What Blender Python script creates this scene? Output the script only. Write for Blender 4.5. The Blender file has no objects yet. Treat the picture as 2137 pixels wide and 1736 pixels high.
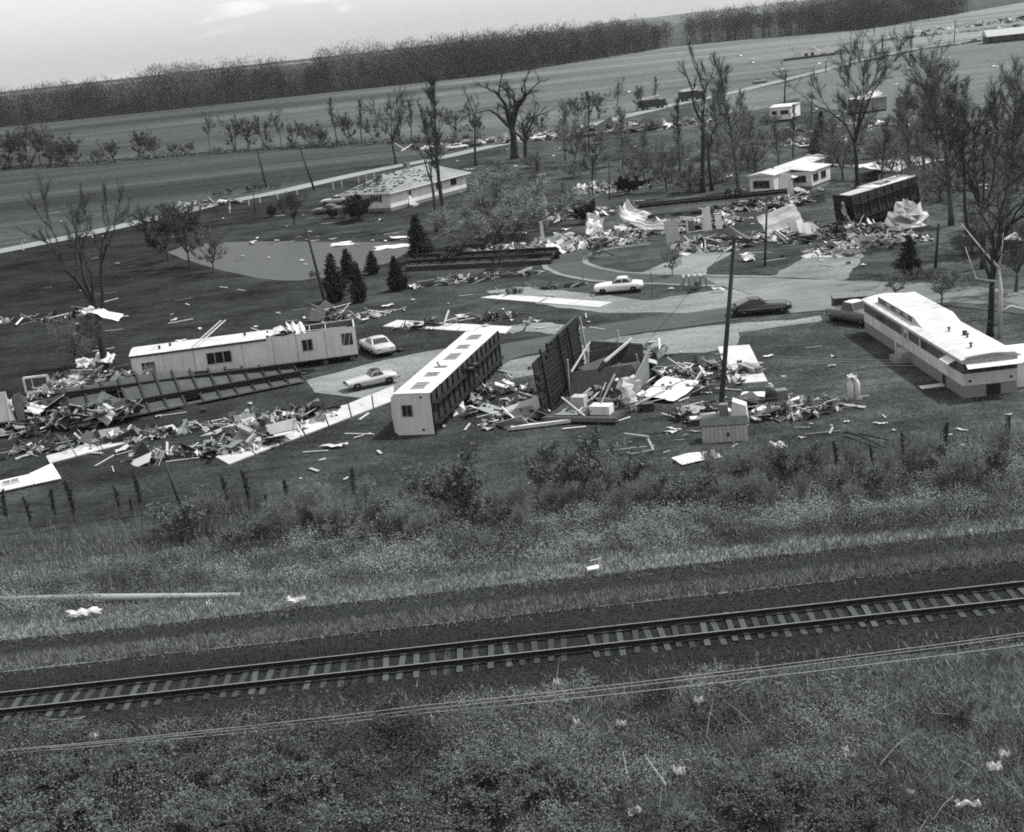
import bpy, math, random
import numpy as np
from mathutils import Vector, Matrix

# ------------------------------------------------------------------ camera, sky, sun, exposure
SC = bpy.context.scene
COL = SC.collection
CAM_H, PITCH, ROLL, FPX = 24.0, math.radians(15.8), math.radians(6.2), 2812.7   # FPX: focal length for a 2137-wide picture
_fw = np.array([0, math.cos(PITCH), -math.sin(PITCH)])
_u0 = np.array([0, math.sin(PITCH), math.cos(PITCH)])
_r0 = np.array([1.0, 0, 0])
_rt = _r0 * math.cos(ROLL) - _u0 * math.sin(ROLL)
_up = _u0 * math.cos(ROLL) + _r0 * math.sin(ROLL)
cd = bpy.data.cameras.new('camera')
cd.sensor_width = 36; cd.lens = 36 * FPX / 2137; cd.clip_start = 0.5; cd.clip_end = 20000
cam = bpy.data.objects.new('camera', cd); COL.objects.link(cam)
cam.matrix_world = Matrix(((_rt[0], _up[0], -_fw[0], 0), (_rt[1], _up[1], -_fw[1], 0), (_rt[2], _up[2], -_fw[2], CAM_H), (0, 0, 0, 1)))
SC.camera = cam

SUN_EL, SUN_AZ = math.radians(57), math.radians(76)      # azimuth clockwise from +Y: the sun stands to the right, a little beyond
SUN_DIR = Vector((math.cos(SUN_EL) * math.sin(SUN_AZ), math.cos(SUN_EL) * math.cos(SUN_AZ), math.sin(SUN_EL)))
W = bpy.data.worlds.new('World'); SC.world = W; W.use_nodes = True
nt = W.node_tree; N = nt.nodes; N.clear()
def lk(a, b): nt.links.new(a, b)
wo = N.new('ShaderNodeOutputWorld'); bg = N.new('ShaderNodeBackground'); lk(bg.outputs[0], wo.inputs[0])
sky = N.new('ShaderNodeTexSky'); sky.sky_type = 'NISHITA'; sky.sun_disc = False
sky.sun_elevation = SUN_EL; sky.sun_rotation = SUN_AZ; sky.dust_density = 3.0; sky.air_density = 1.2; sky.altitude = 200
bw = N.new('ShaderNodeRGBToBW'); lk(sky.outputs[0], bw.inputs[0])
tc = N.new('ShaderNodeTexCoord'); mp = N.new('ShaderNodeMapping'); mp.inputs['Scale'].default_value = (9, 9, 40)
lk(tc.outputs['Generated'], mp.inputs[0])
cn = N.new('ShaderNodeTexNoise'); cn.inputs['Scale'].default_value = 1.0; cn.inputs['Detail'].default_value = 6; cn.inputs['Roughness'].default_value = 0.55
lk(mp.outputs[0], cn.inputs[0])
cr = N.new('ShaderNodeValToRGB'); cr.color_ramp.elements[0].position = 0.56; cr.color_ramp.elements[1].position = 0.75
cr.color_ramp.elements[0].color = (0, 0, 0, 1); cr.color_ramp.elements[1].color = (1, 1, 1, 1)
lk(cn.outputs[0], cr.inputs[0])
cm = N.new('ShaderNodeMath'); cm.operation = 'MULTIPLY_ADD'; cm.inputs[1].default_value = 0.5; cm.inputs[2].default_value = 1.0
lk(cr.outputs[0], cm.inputs[0])
ml = N.new('ShaderNodeMath'); ml.operation = 'MULTIPLY'; lk(bw.outputs[0], ml.inputs[0]); lk(cm.outputs[0], ml.inputs[1])
vl = N.new('ShaderNodeMath'); vl.operation = 'ADD'; vl.inputs[1].default_value = 2.8     # a thin even veil of high cloud over the whole sky
lk(bw.outputs[0], vl.inputs[0]); lk(vl.outputs[0], ml.inputs[0])
lk(ml.outputs[0], bg.inputs[0]); bg.inputs[1].default_value = 0.076
sl = bpy.data.lights.new('sun', 'SUN'); sl.energy = 2.4; sl.angle = math.radians(0.53); sl.color = (1.0, 0.995, 0.98)
so = bpy.data.objects.new('sun', sl); COL.objects.link(so); so.rotation_euler = SUN_DIR.to_track_quat('Z', 'Y').to_euler()
SC.view_settings.view_transform = 'Standard'; SC.view_settings.look = 'None'
SC.view_settings.exposure = 0.98; SC.view_settings.gamma = 1.0
SC.render.engine = 'CYCLES'
SC.cycles.filter_width = 1.8
SC.cycles.max_bounces = 5; SC.cycles.diffuse_bounces = 2; SC.cycles.glossy_bounces = 2; SC.cycles.transparent_max_bounces = 6
SC.cycles.use_denoising = False
SC.cycles.sample_clamp_direct = 0.8; SC.cycles.sample_clamp_indirect = 0.8

# ------------------------------------------------------------------ helpers
def at(x, y, z=0.0):
    """ground point (height z) seen at x, y of the 2137 x 1736 view of the photograph"""
    d = _rt * (x - 1068.5) / FPX + _up * (868 - y) / FPX + _fw
    t = (z - CAM_H) / d[2]
    return Vector((d[0] * t, d[1] * t, z))
R = random.Random(7)
def rg(seed): return np.random.default_rng(seed)

def ground_h(y):
    """height of the ground along the view: the railway stands on a low bank"""
    pts = [(-1e5, 0.4), (30, 0.4), (38, 0.7), (43, 1.0), (56, 1.0), (60, 0.55), (67, 0.1), (72, 0.0), (1e6, 0.0)]
    return float(np.interp(y, [a for a, _ in pts], [b for _, b in pts]))

class MB:
    def __init__(s): s.v = []; s.f = []; s.m = []
    def add(s, vs, fs, mi=0):
        n = len(s.v); s.v.extend([tuple(p) for p in vs])
        for f in fs: s.f.append(tuple(i + n for i in f)); s.m.append(mi)
        return s
    def box(s, c, d, mi=0, rot=None, taper=1.0):
        hx, hy, hz = d[0] / 2, d[1] / 2, d[2] / 2
        P = [Vector((x * hx * (taper if z > 0 else 1), y * hy * (taper if z > 0 else 1), z * hz)) for z in (-1, 1) for x, y in ((-1, -1), (1, -1), (1, 1), (-1, 1))]
        if rot is not None: P = [rot @ p for p in P]
        c = Vector(c)
        return s.add([p + c for p in P], [(3, 2, 1, 0), (4, 5, 6, 7), (0, 1, 5, 4), (1, 2, 6, 5), (2, 3, 7, 6), (3, 0, 4, 7)], mi)
    def bx(s, x0, x1, y0, y1, z0, z1, mi=0):
        return s.box(((x0 + x1) / 2, (y0 + y1) / 2, (z0 + z1) / 2), (abs(x1 - x0), abs(y1 - y0), abs(z1 - z0)), mi)
    def bar(s, a, b, w, h=None, mi=0):
        a, b = Vector(a), Vector(b); d = b - a
        q = d.to_track_quat('X', 'Z').to_matrix()
        return s.box((a + b) / 2, (d.length, w, h or w), mi, q)
    def tube(s, pts, rad, n=6, mi=0, cap=True):
        pts = [Vector(p) for p in pts]; k = len(pts); rings = []
        for i, p in enumerate(pts):
            d = (pts[min(i + 1, k - 1)] - pts[max(i - 1, 0)])
            if d.length < 1e-9: d = Vector((0, 0, 1))
            d.normalize(); u = d.orthogonal().normalized() if abs(d.z) > .99 else d.cross(Vector((0, 0, 1))).normalized(); w = d.cross(u)
            r = rad[i] if isinstance(rad, (list, tuple)) else rad
            rings.append([p + (u * math.cos(2 * math.pi * j / n) + w * math.sin(2 * math.pi * j / n)) * r for j in range(n)])
        fs = []
        for i in range(k - 1):
            for j in range(n): fs.append((i * n + j, i * n + (j + 1) % n, (i + 1) * n + (j + 1) % n, (i + 1) * n + j))
        if cap: fs += [tuple(range(n))[::-1], tuple((k - 1) * n + j for j in range(n))]
        return s.add([p for r_ in rings for p in r_], fs, mi)
    def loft(s, rings, mi=0, cap=True):
        n = len(rings[0]); fs = []
        for i in range(len(rings) - 1):
            for j in range(n): fs.append((i * n + j, i * n + (j + 1) % n, (i + 1) * n + (j + 1) % n, (i + 1) * n + j))
        if cap: fs += [tuple(range(n))[::-1], tuple((len(rings) - 1) * n + j for j in range(n))]
        return s.add([p for r_ in rings for p in r_], fs, mi)
    def prism(s, poly, z0, z1, mi=0):
        n = len(poly)
        return s.add([(p[0], p[1], z0) for p in poly] + [(p[0], p[1], z1) for p in poly],
                     [tuple(range(n))[::-1], tuple(range(n, 2 * n))] + [(i, (i + 1) % n, n + (i + 1) % n, n + i) for i in range(n)], mi)
    def slab(s, quad, t, mi=0):
        """a thin plate through four 3-D corners"""
        q = [Vector(p) for p in quad]; nrm = (q[1] - q[0]).cross(q[3] - q[0]).normalized() * t
        return s.add(q + [p + nrm for p in q], [(3, 2, 1, 0), (4, 5, 6, 7), (0, 1, 5, 4), (1, 2, 6, 5), (2, 3, 7, 6), (3, 0, 4, 7)], mi)
    def crumple(s, c, sx, sy, amp, seed, n=7, rot=None, mi=0, rag=.25, curl=0):
        """a bent, creased, torn sheet"""
        g = rg(seed); vs = []; c = Vector(c)
        k1, k2, p1, p2 = g.uniform(2, 6), g.uniform(2, 6), g.uniform(0, 6), g.uniform(0, 6)
        for i in range(n):
            for j in range(n):
                u, w = i / (n - 1) - .5, j / (n - 1) - .5
                e = 1 - (rag * g.random() if i in (0, n - 1) or j in (0, n - 1) else .03 * g.random())
                z = amp * (math.sin(k1 * u * 3 + p1) * .5 + math.sin(k2 * w * 3 + p2 + u * 2) * .4 + g.uniform(-.35, .35)) + curl * u * u * 4
                p = Vector((u * sx * e, w * sy * e, z))
                if rot is not None: p = rot @ p
                vs.append(p + c)
        return s.add(vs, [(i * n + j, (i + 1) * n + j, (i + 1) * n + j + 1, i * n + j + 1) for i in range(n - 1) for j in range(n - 1)], mi)
    def mesh(s, name, mats):
        me = bpy.data.meshes.new(name); me.from_pydata(s.v, [], s.f)
        if not isinstance(mats, (list, tuple)): mats = [mats]
        for m in mats: me.materials.append(MAT[m] if isinstance(m, str) else m)
        if len(mats) > 1: me.polygons.foreach_set('material_index', s.m)
        me.update(); return me
    def build(s, name, mats, parent=None, smooth=False, label=None):
        me = s.mesh(name, mats)
        if smooth: me.polygons.foreach_set('use_smooth', [True] * len(me.polygons))
        o = bpy.data.objects.new(name, me); COL.objects.link(o)
        if parent is not None: o.parent = parent
        if label: o['label'] = label
        return o

def np_mesh(name, V, F, mats, mi=None):
    """V n x 3, F m x k"""
    me = bpy.data.meshes.new(name); F = np.asarray(F, dtype=np.int32); m, k = F.shape
    me.vertices.add(len(V)); me.vertices.foreach_set('co', np.asarray(V, dtype=np.float32).ravel())
    me.loops.add(m * k); me.loops.foreach_set('vertex_index', F.ravel())
    me.polygons.add(m); me.polygons.foreach_set('loop_start', np.arange(0, m * k, k, dtype=np.int32))
    for x in (mats if isinstance(mats, (list, tuple)) else [mats]): me.materials.append(MAT[x])
    if mi is not None: me.polygons.foreach_set('material_index', np.asarray(mi, dtype=np.int32))
    me.update(calc_edges=True); return me

def thing(name, label, cat, loc=(0, 0, 0), rz=0.0, group=None, sc=1.0):
    o = bpy.data.objects.new(name, None); COL.objects.link(o); o.empty_display_size = .3
    o.location = loc; o.rotation_euler = (0, 0, rz); o.scale = (sc, sc, sc) if not isinstance(sc, tuple) else sc
    o['label'] = label; o['category'] = cat
    if group: o['group'] = group
    return o
def tag(o, label=None, cat=None, group=None, kind=None):
    for k, v in (('label', label), ('category', cat), ('group', group), ('kind', kind)):
        if v: o[k] = v
    return o
def mobj(name, me, parent=None, loc=(0, 0, 0), rz=0.0):
    o = bpy.data.objects.new(name, me); COL.objects.link(o); o.location = loc; o.rotation_euler = (0, 0, rz)
    if parent is not None: o.parent = parent
    return o
def dup(root, label, loc, rz=0.0, sc=1.0, group=None):
    r = root.copy(); COL.objects.link(r); r.location = loc; r.rotation_euler = (0, 0, rz)
    r.scale = (sc, sc, sc) if not isinstance(sc, tuple) else sc; r['label'] = label
    if group: r['group'] = group
    elif 'group' in r: del r['group']
    for ch in list(root.children):
        c = ch.copy(); COL.objects.link(c); c.parent = r
        for g in ch.children:
            d = g.copy(); COL.objects.link(d); d.parent = c
    return r
def rotm(rx, ry, rz): return Matrix.Rotation(rz, 3, 'Z') @ Matrix.Rotation(ry, 3, 'Y') @ Matrix.Rotation(rx, 3, 'X')
def heading(a, b): return math.atan2(b[1] - a[1], b[0] - a[0])

# ------------------------------------------------------------------ materials: a monochrome print, so every colour is a grey
MAT = {}
TINT = (0.905, 1.0, 0.94)      # the print is toned a little green in its darks, neutral in its whites
def grey(v):
    k = min(1, max(0, (v - .08) / .4)); return tuple(v * (c + (1 - c) * k) for c in TINT) + (1,)
def M(name, v, var=.2, scale=3.0, rough=.85, bump=0.0, spec=.25, rnd=.1, stretch=(1, 1, 1), coord='Object', detail=4, metal=0.0, big=None, falloff=None):
    m = bpy.data.materials.new(name); m.use_nodes = True; t = m.node_tree; n = t.nodes; b = n['Principled BSDF']
    tcn = n.new('ShaderNodeTexCoord'); mpn = n.new('ShaderNodeMapping'); mpn.inputs['Scale'].default_value = stretch
    t.links.new(tcn.outputs[coord], mpn.inputs[0])
    no = n.new('ShaderNodeTexNoise'); no.inputs['Scale'].default_value = scale; no.inputs['Detail'].default_value = detail; no.inputs['Roughness'].default_value = .6
    t.links.new(mpn.outputs[0], no.inputs[0])
    mr = n.new('ShaderNodeMapRange'); mr.inputs[1].default_value = .28; mr.inputs[2].default_value = .72
    mr.inputs[3].default_value = 1 - var; mr.inputs[4].default_value = 1 + var
    t.links.new(no.outputs[0], mr.inputs[0]); last = mr.outputs[0]
    def mulv(x, a):
        q = n.new('ShaderNodeMath'); q.operation = 'MULTIPLY'; t.links.new(x, q.inputs[0])
        if isinstance(a, (int, float)): q.inputs[1].default_value = a
        else: t.links.new(a, q.inputs[1])
        return q.outputs[0]
    if big:
        for (bs, bv, bst) in big:
            mp2 = n.new('ShaderNodeMapping'); mp2.inputs['Scale'].default_value = bst; t.links.new(tcn.outputs[coord], mp2.inputs[0])
            n2 = n.new('ShaderNodeTexNoise'); n2.inputs['Scale'].default_value = bs; n2.inputs['Detail'].default_value = 3; t.links.new(mp2.outputs[0], n2.inputs[0])
            r2 = n.new('ShaderNodeMapRange'); r2.inputs[1].default_value = .3; r2.inputs[2].default_value = .7; r2.inputs[3].default_value = 1 - bv; r2.inputs[4].default_value = 1 + bv
            t.links.new(n2.outputs[0], r2.inputs[0]); last = mulv(last, r2.outputs[0])
    if falloff:      # light falloff toward the left painted into the base colour, broken up by noise
        sx = n.new('ShaderNodeSeparateXYZ'); t.links.new(tcn.outputs[coord], sx.inputs[0]); ng = n.new('ShaderNodeTexNoise'); ng.inputs['Scale'].default_value = falloff[4]; t.links.new(tcn.outputs[coord], ng.inputs[0])
        ad = n.new('ShaderNodeMath'); ad.operation = 'MULTIPLY_ADD'; t.links.new(ng.outputs[0], ad.inputs[0]); ad.inputs[1].default_value = (falloff[1] - falloff[0]) * .9; t.links.new(sx.outputs[0], ad.inputs[2])
        rg_ = n.new('ShaderNodeMapRange'); off = (falloff[1] - falloff[0]) * .45; rg_.inputs[1].default_value = falloff[0] + off; rg_.inputs[2].default_value = falloff[1] + off; rg_.inputs[3].default_value = falloff[2]; rg_.inputs[4].default_value = falloff[3]; t.links.new(ad.outputs[0], rg_.inputs[0]); last = mulv(last, rg_.outputs[0])
    if rnd:
        oi = n.new('ShaderNodeObjectInfo'); r3 = n.new('ShaderNodeMapRange'); r3.inputs[3].default_value = 1 - rnd; r3.inputs[4].default_value = 1 + rnd
        t.links.new(oi.outputs['Random'], r3.inputs[0]); last = mulv(last, r3.outputs[0])
    vm = n.new('ShaderNodeVectorMath'); vm.operation = 'SCALE'; vm.inputs[0].default_value = grey(v)[:3]
    t.links.new(last, vm.inputs['Scale']); t.links.new(vm.outputs[0], b.inputs['Base Color'])
    b.inputs['Roughness'].default_value = rough; b.inputs['Specular IOR Level'].default_value = spec; b.inputs['Metallic'].default_value = metal
    if bump:
        bp = n.new('ShaderNodeBump'); bp.inputs['Strength'].default_value = bump; bp.inputs['Distance'].default_value = .1
        t.links.new(no.outputs[0], bp.inputs['Height']); t.links.new(bp.outputs[0], b.inputs['Normal'])
    MAT[name] = m; return m

M('lawn', .042, .4, 3.0, .95, .5, 0, 0, detail=8, big=[(.05, .36, (1, 1, 1)), (.35, .18, (.3, 1, 1)), (1.2, .18, (.15, 1, 1)), (.22, .34, (1, 1, 1)), (.9, .2, (1, 1, 1))], falloff=(-45, 30, .5, 1.4, .04))  # left-hand light falloff is painted into the grass colour
M('far_field', .125, .3, .3, .95, .2, 0, 0, detail=8, big=[(.012, .36, (.15, 1, 1)), (.05, .18, (.06, 1, 1)), (.004, .12, (1, 1, 1))], falloff=(-150, 250, .45, 1.25, .006))  # field colour also carries the painted falloff, darker at left
M('dark_field', .052, .3, .6, .95, .2, 0, 0, detail=8, big=[(.03, .4, (.12, 1, 1)), (.15, .2, (.08, 1, 1))])
M('stubble', .12, .3, .6, .95, .4, 0, 0, big=[(.05, .2, (.3, 1, 1)), (.9, .25, (1, 1, 1))])
M('gravel', .185, .18, 2.5, .95, .2, 0, 0, big=[(.12, .22, (1, 1, 1)), (.7, .15, (.3, 1, 1))])
M('road_gravel', .22, .12, 1.5, .95, .1, 0, 0, big=[(.05, .12, (1, 1, 1))])
M('asphalt', .075, .14, 4.0, .9, .1, 0, 0, big=[(.12, .14, (1, 1, 1)), (1.0, .12, (.2, 1, 1))])
M('asphalt_pale', .16, .14, 4.0, .9, .1, 0, 0, big=[(.15, .2, (1, 1, 1)), (1.0, .12, (.2, 1, 1))])  # paler asphalt tone for the junction sheet
M('concrete', .42, .12, 1.2, .9, .05, .2, .05, big=[(.4, .1, (1, 1, 1))])
M('ballast', .024, .3, 7.0, .95, .5, 0, 0, big=[(.4, .22, (.12, 1, 1))])
M('cinder', .030, .3, 6.0, .95, .4, 0, 0, big=[(.5, .25, (.1, 1, 1))])
M('dry_grass', .18, .3, 3.0, .95, .5, 0, 0, big=[(.3, .3, (.4, 1, 1))])
M('bank', .065, .4, 3.0, .95, .5, 0, 0, big=[(.3, .35, (.5, 1, 1))])
M('steel_dark', .012, .3, 4, .5, 0, .3)
M('rail_top', .16, .2, 3, .35, 0, .5)
M('tie_pale', .06, .35, 6, .95, .1, .1, .35, stretch=(1, 8, 1))
M('tie_dark', .042, .4, 6, .95, .1, .1, .35, stretch=(1, 8, 1))
M('white', .58, .12, 1.5, .5, 0, .2, .06, stretch=(2, 2, .4), big=[(.5, .12, (1, 1, 1))])
M('white_roof', .46, .24, .8, .6, 0, .2, .03, big=[(2.0, .06, (1, .2, 1))])
M('offwhite', .50, .08, 1.5, .6, 0, .3, .06)
M('pale', .34, .12, 1.5, .7, 0, .3, .1)
M('pale_wall', .55, .12, 1.2, .6, 0, .2, .0, stretch=(3, 3, .25), big=[(.35, .12, (1, 1, 1))])
M('mid', .16, .2, 2, .8, 0, .2, .15)
M('mid_band', .085, .12, 2, .6, 0, .3, .05)
M('skirt', .21, .1, 2, .7, 0, .2, .05, stretch=(1, 1, 8))
M('dark', .035, .3, 2, .7, 0, .3, .2)
M('tar', .02, .4, 1.4, .85, .1, .2, .1)
M('belly', .035, .35, 1.2, .8, .1, .2, .1)
M('panel_under', .065, .22, 1.3, .85, 0, .2, .1)
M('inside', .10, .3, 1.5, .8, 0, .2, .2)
M('joist_black', .022, .35, 2.5, .9, 0, .1, .25, stretch=(.3, 4, 4))
M('wood', .24, .25, 2.5, .9, 0, .1, .25, stretch=(.3, 4, 4))
M('wood_dark', .07, .3, 2.5, .9, 0, .1, .25, stretch=(.3, 4, 4))
M('pole_wood', .045, .3, 3, .9, .1, .1, .15, stretch=(4, 4, .4))
M('fresh_wood', .42, .2, 2.5, .9, .1, .1, .1, stretch=(4, 4, .5))
M('alu', .62, .12, 1.2, .32, 0, .5, .1, metal=.75)
M('glass', .018, .2, 1, .12, 0, .5, .1)
M('rubber', .016, .2, 4, .8, 0, .2, .1)
M('chrome', .5, .1, 2, .2, 0, .5, 0, metal=.9)
M('shingle', .2, .22, 3.0, .95, .2, .1, 0, big=[(.5, .15, (1, 1, 1))])
M('shingle_bare', .045, .3, 3.0, .95, 0, .1, .2)
M('bark', .042, .35, 5, .95, .3, .1, .2, stretch=(1, 1, .3))
M('bark_grey', .07, .35, 5, .95, .3, .1, .2, stretch=(1, 1, .3))
M('twig', .115, .3, 3, .95, 0, .05, .25)
M('twig_pale', .19, .3, 3, .95, 0, .05, .25)
M('twig_dark', .05, .3, 3, .95, 0, .05, .25)
M('leaf_dark', .05, .35, 2, .9, 0, .1, .2)
M('leaf_mid', .125, .35, 2, .9, 0, .1, .2)
M('leaf_pale', .18, .3, 2, .9, 0, .1, .2)
M('straw', .26, .3, 2, .95, 0, .1, .15)
M('needle', .03, .35, 3, .9, 0, .1, .25)
M('wire', .32, .1, 2, .5, 0, .3, 0)
M('wood_dark_twig', .024, .3, 3, .95, 0, 0, 0)
M('wood_mid_twig', .06, .3, 3, .95, 0, 0, 0)
M('wood_pale_twig', .12, .3, 3, .95, 0, 0, 0)
M('twig_mid', .065, .3, 3, .95, 0, .05, .25)
M('hill', .10, .25, .004, 1, 0, 0, 0)
M('cloth', .55, .15, 4, .9, 0, .1, .1)
M('coat', .03, .2, 4, .9, 0, .1, .3)
M('skin', .3, .1, 4, .7, 0, .2, .1)
M('car_white', .66, .03, 1, .25, 0, .5, 0)
M('car_pale', .40, .04, 1, .25, 0, .5, 0)
M('car_dark', .022, .05, 1, .16, 0, .5, 0)
M('car_mid', .10, .05, 1, .25, 0, .5, 0)
# muddy pond water
_w = bpy.data.materials.new('water'); _w.use_nodes = True; _b = _w.node_tree.nodes['Principled BSDF']
_b.inputs['Base Color'].default_value = grey(.062); _b.inputs['Roughness'].default_value = .4; _b.inputs['Specular IOR Level'].default_value = .03
_n = _w.node_tree.nodes.new('ShaderNodeTexNoise'); _n.inputs['Scale'].default_value = 1.5
_p = _w.node_tree.nodes.new('ShaderNodeBump'); _p.inputs['Strength'].default_value = .25; _p.inputs['Distance'].default_value = .05
_w.node_tree.links.new(_n.outputs[0], _p.inputs['Height']); _w.node_tree.links.new(_p.outputs[0], _b.inputs['Normal']); MAT['water'] = _w

# ------------------------------------------------------------------ the setting
def struct(o): o['kind'] = 'structure'; return o
xs = sorted(set([-7000, -3000, -1200, -500, -250, -120] + list(range(-80, 81, 4)) + [120, 250, 500, 1200, 3000, 7000]))
ys = sorted(set([-300, 0, 20, 26] + list(np.arange(30, 76, 1.0)) + list(range(80, 300, 20)) + [350, 450, 600, 900, 1300, 2000, 4000, 9000]))
g_ = rg(1); mb = MB()
for y in ys:
    for x in xs:
        nz = g_.uniform(-.10, .10) if (30 < y < 43 or 57 < y < 68) and abs(x) < 81 else 0
        mb.v.append((x, y, ground_h(y) + nz))
nx = len(xs)
mb.f = [(j * nx + i, j * nx + i + 1, (j + 1) * nx + i + 1, (j + 1) * nx + i) for j in range(len(ys) - 1) for i in range(nx - 1)]
mb.m = [1 if ys[f[0] // nx] < 66 else 0 for f in mb.f]
struct(mb.build('ground', ['lawn', 'bank'], smooth=True))

def sheet(name, mat, pts, z, jitter=0.0, seg=0, world=False, seed=3):
    P = [Vector(p) if world else at(*p) for p in pts]
    if seg:
        g = rg(seed); Q = []
        for i, p in enumerate(P):
            q = P[(i + 1) % len(P)]; n = max(1, int((q - p).length / seg))
            for k in range(n):
                a = p.lerp(q, k / n)
                if jitter: a = a + Vector((g.uniform(-1, 1) * jitter, g.uniform(-1, 1) * jitter, 0))
                Q.append(a)
        P = Q
    import bmesh
    bm = bmesh.new(); f = bm.faces.new([bm.verts.new((p.x, p.y, z)) for p in P]); bm.normal_update()
    if f.normal.z < 0: f.normal_flip()
    bmesh.ops.triangulate(bm, faces=[f])
    me = bpy.data.meshes.new(name); bm.to_mesh(me); bm.free(); me.materials.append(MAT[mat])
    o = bpy.data.objects.new(name, me); COL.objects.link(o); return struct(o)
def smoothline(P, per=6):
    out = []
    for i in range(len(P) - 1):
        p0, p1, p2, p3 = P[max(i - 1, 0)], P[i], P[i + 1], P[min(i + 2, len(P) - 1)]
        for k in range(per):
            t = k / per
            out.append(.5 * ((2 * p1) + (p2 - p0) * t + (2 * p0 - 5 * p1 + 4 * p2 - p3) * t * t + (3 * p1 - p0 - 3 * p2 + p3) * t ** 3))
    return out + [P[-1]]
def ribbon(name, mat, pts, width, z, jitter=0.0, per=6, seed=5):
    P = smoothline([at(*p) for p in pts], per); g = rg(seed); m = MB(); n = len(P)
    for i, p in enumerate(P):
        d = (P[min(i + 1, n - 1)] - P[max(i - 1, 0)]).normalized(); s = Vector((-d.y, d.x, 0))
        w = width(i / (n - 1)) if callable(width) else width
        a = p + s * (w / 2 + g.uniform(-1, 1) * jitter); b = p - s * (w / 2 + g.uniform(-1, 1) * jitter)
        m.v += [(a.x, a.y, z), (b.x, b.y, z)]
    m.f = [(2 * i, 2 * i + 1, 2 * i + 3, 2 * i + 2)[::-1] for i in range(n - 1)]; m.m = [0] * (n - 1)
    return struct(m.build(name, mat))

sheet('field_beyond_hedgerow', 'far_field', [(-300, 300), (0, 266), (350, 230), (700, 192), (1050, 155), (1400, 97), (1800, 62), (2137, 5), (2400, -25), (2400, 30), (2137, 62), (1992, 88), (1843, 116), (1700, 150), (1476, 205), (1263, 252), (1063, 292), (760, 296), (480, 314), (0, 350), (-300, 395)], .05, 1.0, 25)
sheet('field_left', 'dark_field', [(-300, 400), (0, 354), (480, 318), (760, 300), (1000, 297), (1000, 312), (798, 353), (579, 402), (445, 430), (0, 525), (-300, 590)], .04, .6, 12)
sheet('field_right', 'stubble', [(1500, 203), (1641, 172), (1780, 135), (1906, 108), (1992, 95), (2137, 72), (2400, 30), (2400, 330), (2137, 300), (1960, 262), (1760, 236), (1660, 205), (1560, 235), (1440, 240)], .045, 1.5, 10)
ribbon('road_gravel', 'road_gravel', [(-300, 585), (0, 525), (165, 492), (330, 455), (456, 425), (579, 402), (692, 376), (798, 353), (900, 334), (1002, 311), (1063, 298), (1160, 278), (1263, 254), (1343, 234), (1429, 214), (1476, 205), (1548, 189), (1641, 166), (1721, 146), (1780, 129), (1843, 116), (1906, 103), (1992, 90), (2137, 66), (2300, 40)], 5.6, .09, .15)
sheet('gravel_verge', 'gravel', [(1036, 758), (1160, 733), (1292, 703), (1521, 676), (1650, 668), (1760, 652), (1790, 662), (1650, 678), (1545, 694), (1530, 722), (1470, 738), (1300, 737), (1180, 772), (1060, 792)], .02, .25, 1.2)
sheet('gravel_drive', 'gravel', [(640, 795), (700, 778), (800, 752), (880, 735), (1045, 712), (1045, 745), (900, 786), (830, 815), (760, 832), (660, 818)], .02, .2, 1.2, seed=8)
sheet('gravel_drive_by_white_car', 'gravel', [(1010, 608), (1100, 600), (1250, 615), (1350, 628), (1490, 606), (1565, 605), (1580, 640), (1440, 652), (1270, 654), (1150, 640)], .02, .25, 1.2, seed=9)
sheet('gravel_drive_behind_loop', 'gravel', [(1330, 571), (1400, 545), (1475, 512), (1545, 505), (1545, 520), (1480, 555), (1470, 574)], .02, .2, 1.2, seed=10)
sheet('gravel_drive_right', 'gravel', [(1610, 578), (1660, 548), (1715, 516), (1795, 512), (1800, 540), (1765, 584)], .02, .2, 1.2, seed=11)
ribbon('path_gravel', 'gravel', [(1055, 690), (1110, 682), (1190, 692), (1230, 686)], 3.0, .028, .3)
ribbon('park_road', 'asphalt', [(980, 766), (1045, 736), (1150, 717), (1292, 687), (1400, 672), (1521, 656), (1620, 640), (1720, 622), (1850, 612), (2000, 624), (2200, 645)], 5.0, .045, .06)
sheet('park_road_junction', 'asphalt_pale', [(1470, 580), (1600, 581), (1768, 586), (1924, 592), (2200, 612), (2200, 645), (1980, 632), (1800, 640), (1640, 656), (1560, 652), (1570, 615), (1500, 596)], .055, .12, 1.5, seed=12)
ribbon('park_loop_road', 'asphalt', [(1640, 588), (1500, 586), (1415, 583), (1320, 580), (1255, 575), (1202, 563), (1178, 548), (1196, 530), (1244, 517), (1301, 509), (1350, 503)], 3.7, .038, .06)
ribbon('loop_road_edge', 'gravel', [(1640, 588), (1500, 586), (1415, 583), (1320, 580), (1255, 575), (1202, 563), (1178, 548), (1196, 530), (1244, 517), (1301, 509), (1350, 503)], 4.9, .03, .12)
pond = [(349, 527), (380, 515), (440, 507), (493, 505), (600, 504), (712, 506), (800, 505), (855, 509), (860, 520), (812, 548), (740, 570), (684, 579), (627, 586), (580, 586), (536, 581), (490, 571), (456, 562), (423, 553), (385, 542)]
sheet('pond_water', 'water', pond, .03, .15, 2.0)
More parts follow.
